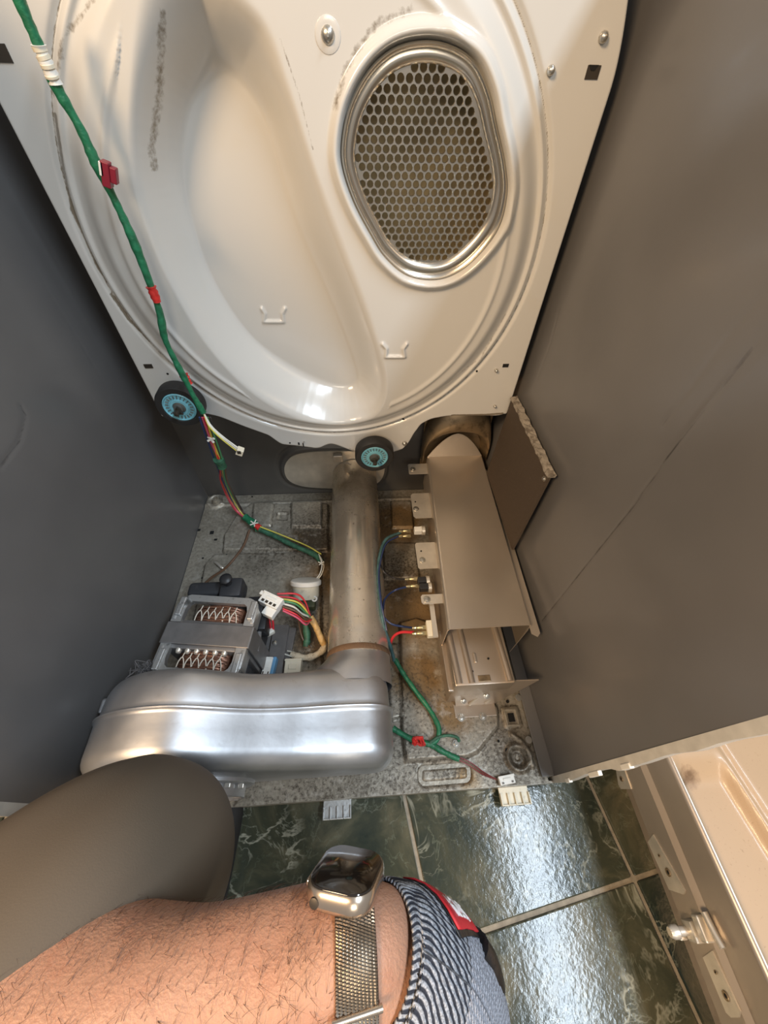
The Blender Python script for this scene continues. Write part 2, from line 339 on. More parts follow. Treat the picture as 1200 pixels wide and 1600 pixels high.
# white folded front hems of the side panels, wavy where the sheet is dented
for x, nx in ((XL, 1), (XR, -1)):
    b = nb(); zs = np.linspace(-.03, ZT, 60); prev = None
    for z in zs:
        wv = .0035*math.exp(-((z-.22)/.012)**2)+.004*math.exp(-((z-.36)/.03)**2)+.002*math.sin(z*31)
        q = [(x-nx*.010, YF-.007-wv), (x+nx*.0015, YF-.007-wv), (x+nx*.0015, YF+.002), (x-nx*.010, YF+.002)]
        r = [b.verts.new((a, c, z)) for a, c in q]
        if prev:
            for i in range(4): b.faces.new((prev[i], prev[(i+1) % 4], r[(i+1) % 4], r[i]))
        else: b.faces.new(r[::-1])
        prev = r
    b.faces.new(prev); obj('front_hem', fix(b), m_hem, cab, label='white folded front edge of the side panel')
for z0, z1 in ((.135, .165), (.225, .245), (.052, .066)):
    b = nb(); box(b, (XR-.0005, YF-.008, (z0+z1)/2), (.006, .006, z1-z0), bev=.001); obj('hem_clip', b, m_wplast, cab)
# back panel with its pressed oval exhaust port
pts = smoothpoly([(Y(a, b, YB-.005).x, Y(a, b, YB-.005).z) for a, b in ((438, 728), (450, 708), (480, 700), (530, 698), (580, 700), (603, 712), (606, 735), (596, 755), (570, 764), (520, 766), (470, 762), (445, 750))])
xs = np.arange(XL, XR+.003, .004); zs = np.arange(-.01, ZT, .004); xx, zz = np.meshgrid(xs, zs); sd = sdf(xx, zz, pts)
y = YB+.004*ss(.014, .006, sd)*ss(-.002, .004, sd)-.006*ss(.004, -.004, sd)
npobj('back_panel', np.stack([xx, y, zz], -1).reshape(-1, 3), gridfaces(len(xs), len(zs)), m_back, cab, label='dark painted back panel')
b = nb(); prism(b, [(p[0]*.93-.06*.07, YB-.0085, (p[1]-.085)*.86+.085) for p in pts], (0, .002, 0)); obj('exhaust_port_plate', fix(b), m_bright, cab, label='bright oval cover plate behind the duct')
# base pan
xs = np.arange(XL+.001, XR-.008, .0024); ys = np.arange(YF-.006, YB-.001, .0024); xx, yy = np.meshgrid(xs, ys); h = np.zeros(xx.shape); gr = np.full(xx.shape, .90); br = np.zeros(xx.shape)
def P2(pl): return [(Z(a, b).x, Z(a, b).y) for a, b in pl]
def plat(pl, hh, w_=.006, r=.0):
    global h, gr
    s = sdf(xx, yy, P2(pl))-r; h = h+1.35*hh*ss(w_*.35, -w_*.35, s); gr = np.maximum(gr, 1.12*np.exp(-((s-.003)/.005)**2))
plat([(352, 838), (372, 806), (392, 790), (513, 790), (513, 862), (350, 862)], .007)
plat([(457, 788), (503, 788), (503, 828), (457, 828)], .006, .004)
plat([(399, 790), (428, 790), (424, 826), (396, 826)], .004, .004)
plat([(436, 805), (450, 805), (449, 815), (435, 815)], -.003, .003)
plat([(316, 915), (322, 884), (336, 869), (500, 864), (505, 1080), (280, 1080)], .007)
plat([(612, 785), (642, 785), (646, 826), (612, 826)], .006, .004)
plat([(600, 850), (648, 850), (655, 905), (600, 905)], .005, .005)
plat([(625, 975), (650, 968), (700, 985), (760, 1085), (776, 1108), (777, 1136), (745, 1176), (730, 1183), (634, 1190), (628, 1140)], .008)
plat([(608, 1010), (618, 1010), (626, 1118), (612, 1122)], .005, .004, .003)
s = sdf(xx, yy, P2([(664, 1208), (726, 1203), (726, 1211), (664, 1216)])); h += -.006*ss(.0125, .009, s)+.005*ss(.006, .003, s)
plat([(786, 1108), (806, 1106), (812, 1132), (791, 1135)], .003, .003, .002)
c = Z(809, 1184); rr = np.hypot(xx-c.x, yy-c.y); h += .006*np.exp(-((rr-.018)/.004)**2)-.004*ss(.014, .008, rr)+.003*np.exp(-((rr-.006)/.002)**2); gr = np.maximum(gr, .85*np.exp(-((rr-.012)/.01)**2))
h += .006*np.exp(-(pld(xx, yy, P2([(799, 1148), (814, 1158), (826, 1175), (832, 1197)]))/.0035)**2)
c = Z(338, 784); rr = np.hypot(xx-c.x, yy-c.y); h += .006*np.exp(-((rr-.020)/.005)**2)
h += .004*np.exp(-((yy-.672)/.004)**2)
for (a, b_, r0, st) in ((490, 850, .07, .85), (560, 800, .09, .8), (620, 900, .07, .78), (640, 1080, .06, .72), (480, 990, .06, .85), (420, 870, .06, .72), (560, 1230, .2, .72), (800, 1200, .06, .8), (350, 1230, .1, .7), (700, 1215, .05, .75)):
    c = Z(a, b_); gr = np.maximum(gr, (st+.33)*np.exp(-(np.hypot(xx-c.x, yy-c.y)/r0)**2)+.90*(1-np.exp(-(np.hypot(xx-c.x, yy-c.y)/r0)**2)))
for (a, b_, r0, st) in ((640, 950, .12, 1.05), (620, 820, .10, .95), (530, 900, .10, .95), (650, 1060, .07, 1.0), (490, 1000, .05, .95), (700, 1120, .06, .8), (730, 1215, .04, .85), (470, 850, .06, .75)):
    c = Z(a, b_); br = np.maximum(br, st*np.exp(-(np.hypot(xx-c.x, yy-c.y)/r0)**2))
pan = npobj('base_pan', np.stack([xx, yy, h], -1).reshape(-1, 3), gridfaces(len(xs), len(ys)), m_pan, cab, True, dict(grime=gr, brown=br+.35), 'grimy embossed galvanised base pan')
b = nb(); box(b, (XC, (YF+YB)/2, -.0045), (XR-XL-.004, YB-YF-.004, .002)); box(b, (XC, YF-.005, -.018), (XR-XL, .003, .034)); obj('pan_front_lip', b, m_pan, pan)
b = nb(); box(b, (XR-.010, .372, .0055), (.022, .65, .004), bev=.001); obj('inner_side_flange', b, m_panel, cab)
for (a, c_) in ((810, 1090), (826, 1156)): b = nb(); p = Z(a, c_, .008); lathe(b, p, (0, 0, 1), [(-.001, .006), (.0006, .0058), (.0007, .003), (.001, .0028)], 12); obj('rivet', b, m_screw, cab)
def holeat(a, c_, r=.0022, z=.0035, sq=None, parent=pan):
    p = Z(a, c_, z); b = nb()
    if sq: box(b, p, (sq[0], sq[1], .0008))
    else: lathe(b, p, (0, 0, 1), [(-.0004, r), (.0004, r)], 10)
    obj('punched_hole', b, m_gap, parent)
for a in ((331, 832, .002, .002, (.009, .009)), (337, 843, .002, .002, (.007, .005)), (311, 828, .002, .002, (.006, .006)), (799, 1121, .002, .006, (.011, .014))): holeat(*a)
for a in ((317, 872), (354, 867, .002, .009), (316, 903), (659, 1080, .0022, .010), (779, 1158), (793, 1096, .003), (433, 1004, .002, .009), (743, 1113, .002, .011), (762, 1112, .002, .011), (600, 962, .004, .004), (394, 776), (792, 1172, .003)): holeat(*a)
# square frame round the slot
b = nb(); p = Z(799, 1121, .0052)
for dx, dy, sx, sy in ((-.010, 0, .003, .026), (.010, 0, .003, .026), (0, .0125, .022, .003), (0, -.0125, .022, .003)): box(b, (p.x+dx, p.y+dy, p.z), (sx, sy, .003), bev=.0006)
obj('slot_frame', b, m_pan, pan)
for sx in (XL+.05, XR-.05):
    for sy in (YF+.06, YB-.06):
        b = nb(); lathe(b, (sx, sy, ZFL), (0, 0, 1), [(0, .020), (.012, .020), (.016, .012), (.046, .010)], 16); obj('levelling_foot', b, m_rubber, cab)
# small loop bracket on the left of the pan and the threaded boss in the rear corner
b = nb(); p = Z(343, 884, .008); tube(b, [Z(335, 878, .008), Z(339, 880, .016), Z(347, 887, .018), Z(352, 890, .010)], .0032, 8, 5); obj('wire_loop', b, m_bright, pan, smooth=50)
b = nb(); p = Z(340, 786, .0); lathe(b, p, (0, 0, 1), [(0, .013), (.006, .012), (.016, .008), (.018, .008), (.018, .005), (.010, .005)], 18); obj('leg_socket', b, m_pan, pan, smooth=40)
# ================================================================ clips under the front edge
def clip_mesh(w_, n):
    b = nb(); box(b, (0, 0, -.003), (w_, .026, .004), bev=.0008)
    obs = [b]; r = nb()
    for k in range(n+1): box(r, (-w_/2+w_*k/n*.96+.001, -.0045, .001), (.0018, .017, .006), bev=.0004)
    box(r, (0, -.012, .000), (w_, .002, .005), bev=.0004)
    return b, r
for k, (px, py, lab, m) in enumerate(((527, 1250, 'grey slotted plastic clip under the middle of the pan front edge', m_cast), (802, 1234, 'cream slotted plastic clip under the right end of the pan front edge', m_ivory))):
    p = Z(px, py, -.030); t = thing('panel_clip', lab, 'clip', (p.x, YF-.0085-.010, -.030), 'front panel clips')
    b, r = clip_mesh(.046 if k == 0 else .050, 4)
    o = obj('clip_plate', b, m); o.parent = t; o = obj('clip_ribs', r, m); o.parent = t
# ================================================================ REAR BULKHEAD
YK = .60
def xz(a, c, y=YK): p = Y(a, c, y); return (p.x, p.z)
bot = [(240, 640), (252, 652), (268, 657), (295, 657), (318, 648), (345, 654), (380, 668), (425, 684), (437, 696), (468, 699), (498, 703), (512, 696), (520, 695), (552, 707), (575, 712), (612, 709), (634, 702), (642, 692), (643, 680), (652, 668), (672, 657), (700, 652), (778, 652), (790, 649), (799, 641), (803, 632)]
bp_ = np.array([xz(*p) for p in bot]); xl, xr = -.362, .287
o_ = np.argsort(bp_[:, 0]); bx = bp_[o_, 0]; bz = bp_[o_, 1]
NU, NV = 440, 380; u = np.linspace(0, 1, NU); v = np.linspace(0, 1, NV)
xsu = xl+(xr-xl)*u; zb = np.interp(xsu, bx, bz); zb[6:-6] = np.convolve(zb, np.ones(13)/13, 'valid')
# rounded upper corners
ztop = .90-np.where(xsu > .235, .06*(1-np.sqrt(np.clip(1-((xsu-.235)/.052)**2, 0, 1))), 0); ztop = np.where(xsu < -.31, ztop-.06*(1-np.sqrt(np.clip(1-((-.31-xsu)/.052)**2, 0, 1))), ztop)
xx = np.tile(xsu, (NV, 1)); zz = zb[None]+(ztop-zb)[None]*v[:, None]
# right edge leans inwards above z .75, as in the photograph
xx = xx-np.where(xx > 0, ss(.74, .90, zz)*.035*ss(.15, .287, xx), 0)
gp_px = [(665, 64), (710, 75), (740, 100), (760, 145), (771, 195), (784, 255), (786, 305), (770, 358), (727, 408), (685, 429), (638, 424), (603, 396), (580, 360), (555, 312), (538, 262), (535, 222), (546, 165), (575, 110), (615, 75)]
GP = smoothpoly([xz(*p) for p in gp_px]); sg = sdf(xx, zz, GP)
bo_px = [(300, -160), (370, -30), (425, 40), (462, 150), (500, 270), (545, 390), (585, 500), (606, 590), (590, 640), (540, 662), (470, 650), (400, 612), (330, 540), (270, 440), (225, 330), (205, 220), (215, 60), (240, -60)]
bi_px = [(330, 128), (362, 140), (398, 190), (425, 270), (455, 370), (500, 470), (540, 560), (556, 615), (520, 622), (450, 592), (385, 545), (325, 460), (290, 370), (272, 270), (285, 175)]
so = sdf(xx, zz, smoothpoly([xz(*p) for p in bo_px])); si = np.maximum(sdf(xx, zz, smoothpoly([xz(*p) for p in bi_px])), 0)
t_ = np.where(so < 0, -so/(-so+si+1e-6), 0); dep = .062*(t_*t_*(3-2*t_))
cr_ = np.array([-.045, .582]); rad = np.hypot(xx-cr_[0], zz-cr_[1]); h = np.zeros(xx.shape)
h += .013*ss(.288, .262, rad)-.0045*np.exp(-((rad-.299)/.0030)**2)+.0035*np.exp(-((rad-.2905)/.003)**2)+.0025*np.exp(-((rad-.247)/.004)**2)*(so > .01)
h += .008*ss(.017, .008, sg)*(sg > -.5)
for pl in ([(402, 504), (407, 512), (406, 525), (438, 525), (436, 512), (440, 504)], [(597, 531), (603, 538), (602, 551), (631, 551), (629, 538), (634, 531)]):
    h += .0035*np.exp(-(pld(xx, zz, [xz(*p) for p in pl])/.0024)**2)
h -= dep
h = h*ss(-.003, .0065, sg)
edge = np.minimum.reduce([xx-xl, xr-np.where(xx > 0, ss(.74, .90, zz)*.035, 0)-xx, zz-zb[None], ztop[None]-zz]); h -= .009*ss(.004, 0., edge)
st = smear(xx, zz, [(.006, 1.0, [xz(*p) for p in ((256, 20), (250, 70), (245, 130), (240, 175), (232, 230), (236, 268))]), (.0035, 1.5, [xz(*p) for p in ((86, 180), (92, 215), (97, 250), (103, 285), (112, 330), (130, 370), (150, 415), (165, 440))]),
     (.0025, 1.35, [xz(*p) for p in ((172, 460), (200, 500), (232, 535))]), (.005, .95, [xz(*p) for p in ((150, 0), (100, 60), (92, 110), (82, 150))]), (.007, .95, [xz(*p) for p in ((640, 15), (590, 35), (570, 60), (540, 105), (523, 165))]),
     (.003, 1.6, [xz(*p) for p in ((706, 649), (760, 648), (785, 646))]), (.004, .9, [xz(*p) for p in ((790, 490), (750, 560), (690, 600))]), (.003, 1.2, [xz(*p) for p in ((262, 655), (300, 655))]), (.002, 1.0, [xz(*p) for p in ((440, 60), (470, 150), (490, 230))]), (.002, 1.1, [xz(*p) for p in ((545, 700), (556, 705))])])
st = np.maximum(st, (1.12*np.exp(-((rad-.2990)/.0015)**2)))
yv = YK-h
bulk = thing('drum_bulkhead', 'large white enamelled rear bulkhead with pressed basin and round drum seal groove', 'panel', (XC, YK, .33))
V = np.stack([xx, yv, zz], -1).reshape(-1, 3)
bs = npobj('bulkhead_sheet', V, gridfaces(NU, NV, sg < -.008), m_white, bulk, True, dict(stain=st))
# flange rolled back round the edge
rim = [(xx[j, 0], zz[j, 0]) for j in range(NV-1, -1, -6)]+[(xx[0, i], zz[0, i]) for i in range(0, NU, 3)]+[(xx[j, -1], zz[j, -1]) for j in range(0, NV, 6)]
b = nb(); A = [b.verts.new((p[0], YK+.0085, p[1])) for p in rim]; B = [b.verts.new((p[0], YK+.022, p[1])) for p in rim]
for i in range(len(A)-1): b.faces.new((A[i], A[i+1], B[i+1], B[i]))
obj('edge_flange', b, m_white, bulk, smooth=50)
# outlet grille: pierced hexagonal lattice in an egg-shaped bezel
G0 = np.mean(GP, 0)
def gscale(k): return [tuple(G0+(np.array(p)-G0)*k) for p in GP]
cells_in = gscale(.845); cells_out = gscale(.97)
V = []; F = []
px_, pz_ = .0092, .0077; R = .0037; yg = YK-.006
cv = {}
def vert(x, y, z):
    k = (round(x*20000), round(y*20000), round(z*20000))
    if k not in cv: cv[k] = len(V); V.append((x, y, z))
    return cv[k]
for j in range(-20, 21):
    for i in range(-17, 18):
        cx_ = G0[0]+(i+(.5 if j % 2 else 0))*px_; cz_ = G0[1]+j*pz_
        s1 = float(sdf(np.array([cx_]), np.array([cz_]), cells_in)[0]); s2 = float(sdf(np.array([cx_]), np.array([cz_]), cells_out)[0])
        if s2 > 0: continue
        hx, hz = px_/2, pz_*2/3
        C = [(0, hz), (hx, hz/2), (hx, -hz/2), (0, -hz), (-hx, -hz/2), (-hx, hz/2)]; ringO = []
        for a in range(6):
            p, q = C[a], C[(a+1) % 6]; ringO += [p, ((p[0]+q[0])/2, (p[1]+q[1])/2)]
        O = [vert(cx_+p[0], yg, cz_+p[1]) for p in ringO]
        if s1 > 0: F.append(O[::-1]); continue
        prev = O
        for rr_, dy in ((R+.0003, 0), (R-.0002, .0007), (R-.0004, .0030)):
            ring = []
            for p in ringO:
                a = math.atan2(p[1], p[0]); V.append((cx_+rr_*math.cos(a), yg+dy, cz_+rr_*math.sin(a))); ring.append(len(V)-1)
            for a in range(12): F.append((prev[a], ring[a], ring[(a+1) % 12], prev[(a+1) % 12]))
            prev = ring
grl = npobj('outlet_grille', V, F, m_grille, bulk, True, label='perforated stainless outlet grille with rows of round holes', sharp=35)
b = nb(); rings = []
for k, dy in ((.845, -.0055), (.86, -.0085), (.89, -.0110), (.925, -.0115), (.95, -.0105), (.962, -.0135), (.985, -.0150), (1.005, -.0135), (1.012, -.0075)):
    rings.append([b.verts.new((p[0], YK+dy, p[1])) for p in gscale(k)])
n = len(rings[0])
for A, B in zip(rings, rings[1:]):
    for i in range(n): b.faces.new((A[i], A[(i+1) % n], B[(i+1) % n], B[i]))
obj('grille_bezel', fix(b), m_grille, bulk, smooth=40, label='rolled stainless rim round the grille')
b = nb(); rings = [[b.verts.new((p[0], YK+dy, p[1])) for p in gscale(k)] for k, dy in ((1.02, .004), (1.0, .06))]
for i in range(n): b.faces.new((rings[0][i], rings[0][(i+1) % n], rings[1][(i+1) % n], rings[1][i]))
b.faces.new(rings[1]); obj('air_duct', fix(b), m_hole, bulk, label='brassy duct behind the grille')
# hardware
def onb(a, c): p = Y(a, c, YK); return p
p = onb(513, 55); b = nb(); lathe(b, (p.x, YK-.0125, p.z), (0, -1, 0), [(0, .0125), (.001, .012), (.0015, .010), (.0016, .0075)], 24); obj('screw_washer', b, m_white, bulk, smooth=40)
b = nb(); lathe(b, (p.x, YK-.013, p.z), (0, -1, 0), [(0, .0068), (.002, .0062), (.004, .004), (.0048, .0015)], 16); lathe(b, (p.x, YK-.0172, p.z), (0, -1, 0), [(0, .002), (.0025, .0014)], 8); obj('screw', b, m_screw, bulk, smooth=40)
for a, c, r in ((860, 110, .0042), (942, 58, .0045), (775, 578, .003), (773, 634, .0028), (632, 692, .005), (475, 690, .0015)):
    p = onb(a, c); b = nb(); lathe(b, (p.x, YK-.0005, p.z), (0, -1, 0), [(0, r), (.003, r*.95), (.005, r*.6), (.0056, r*.2)], 14); obj('screw', b, m_screw, bulk, smooth=50)
for a, c, sx, sz in ((926, 113, .014, .010), (790, 571, .010, .006), (232, 572, .013, .007), (1, 83, .016, .012), (474, 695, .002, .009), (467, 693, .003, .006)):
    p = onb(a, c); b = nb(); box(b, (p.x, YK-.0003, p.z), (sx, .0012, sz)); obj('slot', b, m_gap if sx < .013 else m_clipblk, bulk)
p = onb(926, 108); b = nb(); prism(b, [(p.x-.005, YK-.0015, p.z+.003), (p.x+.005, YK-.0015, p.z+.003), (p.x+.002, YK-.0015, p.z-.001), (p.x-.002, YK-.0015, p.z-.001)], (0, .001, 0)); obj('slot_tongue', fix(b), m_gap, bulk)
for a, c in ((262, 584), (453, 692), (745, 580), (630, 655)): p = onb(a, c); b = nb(); lathe(b, (p.x, YK+.0005, p.z), (0, -1, 0), [(0, .0018), (.001, .0018)], 10); obj('punched_hole', b, m_gap, bulk)
# ================================================================ DRUM ROLLERS
def roller(loc, lab):
    t = thing('drum_roller', lab, 'roller', (0, 0, 0), 'drum support rollers')
    b = nb(); lathe(b, (0, .012, 0), (0, -1, 0), [(0, .022), (0, .035), (.003, .0385), (.020, .0385), (.024, .036), (.024, .028), (.021, .026), (.021, .022)], 40, False); obj('tyre', b, m_rubber, smooth=35).parent = t
    b = nb(); lathe(b, (0, -.008, 0), (0, -1, 0), [(0, .0265), (.003, .0265), (.004, .025), (.0015, .0235), (.0015, .0155), (.004, .0145), (.004, .0105), (0, .0105)], 36); w_ = obj('hub_wheel', b, m_blue, smooth=30, label='pale blue plastic wheel centre'); w_.parent = t
    for k in range(22):
        a = 2*math.pi*k/22; b = nb(); box(b, (0, 0, 0), (.0052, .0022, .0011), bev=.0003, seg=1)
        bmesh.ops.rotate(b, cent=(0, 0, 0), matrix=Matrix.Rotation(-a, 3, 'Y'), verts=b.verts[:]); bmesh.ops.translate(b, vec=(.0195*math.cos(a), -.0105, .0195*math.sin(a)), verts=b.verts[:])
        s = obj('hub_rib', b, m_blued); s.parent = w_
    b = nb(); lathe(b, (0, .015, 0), (0, -1, 0), [(0, .0100), (.026, .0100), (.027, .0075), (.032, .0072)], 20); obj('bearing', b, m_blued, smooth=35).parent = t
    b = nb(); q = [(.0095*math.cos(a), -.019, .0095*math.sin(a)) for a in (math.radians(80), math.radians(200), math.radians(320))]; prism(b, q, (0, -.004, 0)); obj('triangular_clip', fix(b), m_clipblk).parent = t
    b = nb(); lathe(b, (0, .03, 0), (0, -1, 0), [(0, .0045), (.052, .0045), (.060, .0040), (.061, .002)], 14); obj('axle', b, m_clipblk, smooth=35).parent = t
    t.location = loc; return t
p1 = Y(283, 631, YK-.025); p2 = Y(585, 709, YK-.025)
r1 = roller(p1, 'blue and black drum roller under the green harness at the lower left bulkhead corner')
r2 = dup(r1, p2, (0, .6, 0), 'blue and black drum roller on the bulkhead bottom edge above the exhaust duct')
# ================================================================ HEATER
hx0, hx1, hy0, hy1, hz1 = .137, .271, .246, .655, .160
def ztp(px, py): return Z(px, py, hz1)
TL, TR, BR_, BL_ = ztp(667, 714), ztp(753, 712), ztp(831, 979), ztp(699, 981)
ht = thing('heater_box', 'long plain sheet steel heater housing on the right of the pan', 'heater', ((hx0+hx1)/2, .4, .0))
b = nb(); hd = .085
# top skin with rolled edges, loft of a U section from front to back
prev = None
for k in range(2):
    L_, R_ = (BL_, BR_) if k == 0 else (TL, TR); cs = []
    L_ = L_.copy(); R_ = R_.copy(); L_.y = R_.y = (L_.y+R_.y)/2; r_ = .006
    sec = [(L_.x-.0005, hz1-hd)]+[(L_.x+r_-r_*math.cos(a), hz1-r_+r_*math.sin(a)) for a in np.linspace(0, math.pi/2, 6)]+[(R_.x-r_*.4+r_*.4*math.sin(a), hz1-r_*.4+r_*.4*math.cos(a)) for a in np.linspace(0, math.pi/2, 4)]+[(R_.x, hz1-hd)]
    cs = [b.verts.new((x_, L_.y, z_)) for x_, z_ in sec]; inn = [b.verts.new((x_*.985+.0031 if False else x_+(.0016 if i < 4 else -.0016 if i > len(sec)-4 else 0), L_.y, z_-(.0014 if 0 < i < len(sec)-1 else 0))) for i, (x_, z_) in enumerate(sec)]
    if prev:
        for i in range(len(cs)-1): b.faces.new((prev[0][i], prev[0][i+1], cs[i+1], cs[i])); b.faces.new((prev[1][i], prev[1][i+1], inn[i+1], inn[i]))
        for i in range(len(cs)-1): b.faces.new((cs[i], cs[i+1], inn[i+1], inn[i]))
    else:
        for i in range(len(cs)-1): b.faces.new((cs[i], cs[i+1], inn[i+1], inn[i]))
    prev = (cs, inn)
obj('top_cover', fix(b), m_heat, ht, smooth=40)
yf_ = (BL_.y+BR_.y)/2; yb_ = (TL.y+TR.y)/2
# side brace sheets: right flange with a cut corner
b = nb(); prism(b, [(TR.x+.001, yb_-.03, hz1-.010), (TR.x+.014, yb_-.06, hz1-.012), (BR_.x+.016, yf_-.010, hz1-.012), (BR_.x+.010, yf_-.016, hz1-.012), (BR_.x+.001, yf_-.010, hz1-.012)], (0, 0, -.0015)); obj('side_flange', fix(b), m_heat, ht)
b = nb(); prism(b, [(BR_.x-.001, yf_+.001, hz1-.002), (BR_.x-.001, yf_+.001, hz1-hd), (BR_.x-.018, yf_-.014, hz1-hd), (BR_.x-.001, yf_-.001, hz1-.02)], (.0014, 0, 0)); obj('corner_gusset', fix(b), m_heat2, ht)
# gothic arched end cap sloping up to the elbow collar
apx = Y(703, 677, yb_+.010); b = nb(); arc = []
for k in range(13):
    t = k/12; a = math.pi*t; x_ = TL.x+(TR.x-TL.x)*t; s_ = 1-abs(1-2*t)**1.7; arc.append((x_, yb_+(apx.y-yb_)*s_, hz1-.001+(apx.z-hz1)*s_))
prism(b, arc, (0, .002, -.002)); obj('arched_end_cap', fix(b), m_heat, ht)
# inner channel running forward below the cover
cL0, cR0 = Z(690, 985, .118), Z(805, 985, .118); cL1, cR1 = Z(711, 1072, .118), Z(806, 1068, .118)
b = nb(); box(b, ((cL1.x+cR1.x)/2+.001, (cL1.y+.36)/2, .066), ((cR1.x-cL1.x)+.000, .36-cL1.y, .100), bev=.003); ch = obj('element_channel', b, m_heat2, ht, smooth=40)
for fx in (.06, .27, .90):
    b = nb(); x0 = cL1.x+(cR1.x-cL1.x)*fx; tube(b, [(x0-.002, .27, .1155), (x0+.001, .20, .1165), (x0+.002, cL1.y+.003, .1165)], .0052, 12, 4); obj('pressed_rib', b, m_heat2, ch, smooth=50)
for a, c, sx, sy in ((742, 1028, .004, .016),): p = Z(a, c, .118); b = nb(); box(b, p, (sx, sy, .003), bev=.001); obj('pressed_louvre', b, m_heat, ch)
for a, c in ((738, 1049), (763, 1029), (756, 976)): p = Z(a, c, .1168); b = nb(); lathe(b, p, (0, 0, 1), [(-.0005, .0018), (.0006, .0018)], 10); obj('punched_hole', b, m_gap, ch)
p = Z(757, 1060, .1168); b = nb(); box(b, p, (.020, .010, .002), bev=.0008); obj('pressed_tab', b, m_elbow, ch)
# left ledge of the channel
b = nb(); box(b, (cL1.x-.001, (cL1.y+.27)/2, .085), (.010, .27-cL1.y, .008), bev=.0015); obj('channel_ledge', b, m_heat2, ht)
# front foot bracket: a plate that falls forward to two feet
zt = .105; pa, pb, pc, pd = Z(708, 1068, zt), Z(842, 1063, zt), Z(772, 1100, .012), Z(712, 1103, .012)
pe = Z(800, 1085, .06); b = nb(); poly = [pa, pb, pe, pc, pd]; prism(b, poly, (0, .0018, 0)); fb = obj('foot_bracket', fix(b), m_heat2, ht)
for a0, c0, a1, c1 in ((733, 1100, 752, 1082), (758, 1097, 780, 1080)):
    b = nb(); A_ = Z(a0, c0, .02); B_ = Z(a1, c1, .05); tube(b, [A_+Vector((0, -.001, 0)), B_+Vector((0, -.001, 0))], .0028, 8, 3); obj('pressed_rib', b, m_bright, fb, smooth=50)
b = nb(); p = Z(741, 1106, .0095); box(b, (p.x, p.y-.004, .0115), (.075, .022, .0018), bev=.0005); obj('foot_flange', b, m_heat2, fb)
for a, c in ((720, 1121), (754, 1119)):
    p = Z(a, c, .0125); b = nb(); screw(b, p, (0, 0, 1), .0045); obj('screw', b, m_screw, ht, smooth=40)
p = Z(760, 1084, .055); b = nb(); screw(b, p+Vector((0, -.003, 0)), (0, -.6, .8), .0038); obj('screw', b, m_screw, fb, smooth=40)
p = Z(724, 1093, .035); b = nb(); screw(b, p+Vector((0, -.002, 0)), (0, -.6, .8), .0035); obj('screw', b, m_screw, fb, smooth=40)
# tabs on the left wall
def lx(y): return BL_.x+(TL.x-BL_.x)*(y-yf_)/(yb_-yf_)
def tab(a0, c0, a1, c1, z, chx=0, scr=None, hole=None, lab=None):
    P0 = Z(a0, c0, z); P1 = Z(a1, c1, z); yy0 = min(P0.y, P1.y); yy1 = max(P0.y, P1.y); xin = lx((yy0+yy1)/2)+.001; xo = min(P0.x, P1.x)
    c_ = chx; b = nb(); prism(b, [(xin, yy0, z), (xo+c_, yy0, z), (xo, yy0+c_*1.2, z), (xo, yy1-c_*1.2, z), (xo+c_, yy1, z), (xin, yy1, z)], (0, 0, .0016)); t_o = obj('mounting_tab', fix(b), m_bright, ht)
    if scr: q = Z(*scr, z+.002); b = nb(); screw(b, q, (0, 0, 1), .0042); obj('screw', b, m_screw, t_o, smooth=40)
    if hole: q = Z(*hole, z+.0022); b = nb(); lathe(b, q, (0, 0, 1), [(-.0004, .0017), (.0003, .0017)], 10); obj('punched_hole', b, m_gap, t_o)
tab(637, 726, 652, 741, .145, .002, (645, 733))
tab(641, 772, 658, 810, .135, .005, (650, 795), (649, 784))
tab(648, 849, 668, 889, .135, .003, (660, 875), (658, 861))
tab(657, 930, 672, 944, .145, .003, (667, 936))
b = nb(); prism(b, [Z(671, 944, .140), Z(678, 944, .140), Z(685, 995, .140), Z(677, 996, .140)], (0, 0, -.004)); obj('terminal_bracket', fix(b), m_bright, ht)
# the curved scorched elbow that turns up behind the bulkhead
b = nb(); ecx = (TL.x+TR.x)/2; rings = []
for (w_, z0, z1, y_) in ((.062, .150, .226, .676), (.066, .150, .230, .668), (.070, .150, .234, .656), (.0725, .150, .242, .646), (.0745, .150, .256, .640), (.0765, .150, .272, .642), (.077, .150, .292, .652), (.077, .150, .315, .668)):
    rings.append([b.verts.new((ecx-math.cos(math.pi*k/28)*w_, y_+.012*(1-math.sin(math.pi*k/28)), z0+(z1-z0)*math.sin(math.pi*k/28)**.62)) for k in range(29)])
for A, B in zip(rings, rings[1:]):
    for i in range(28): b.faces.new((A[i], A[i+1], B[i+1], B[i]))
el = obj('heater_elbow', b, m_elbow, ht, smooth=50, label='brown scorched bell mouth rising behind the bulkhead')
mo_ = el.modifiers.new('t', 'SOLIDIFY'); mo_.thickness = .0015
b = nb(); box(b, (ecx, .684, .22), (.15, .002, .25)); obj('elbow_back', b, m_elbow, ht)
# thermostats and terminals on the left wall
def thermo(px, py, body, z=.125, label=None):
    p = Z(px, py, z); t = nb(); box(t, (p.x, p.y, p.z), (.016, .012, .014), bev=.0012); o = obj('thermostat', t, body, ht, label=label)
    b = nb(); lathe(b, (p.x+.008, p.y, p.z), (1, 0, 0), [(0, .010), (.006, .010)], 18); obj('thermostat_disc', b, m_bright, o, smooth=40)
    return o
t1 = thermo(653, 829, m_wplast, label='pale ceramic thermostat'); t2 = thermo(659, 908, m_black, label='black plastic thermostat'); 
thermo(662, 918, m_black)
b = nb(); p = Z(671, 983, .132); box(b, p, (.010, .028, .012), bev=.001); obj('terminal_block', b, m_ivory, ht)
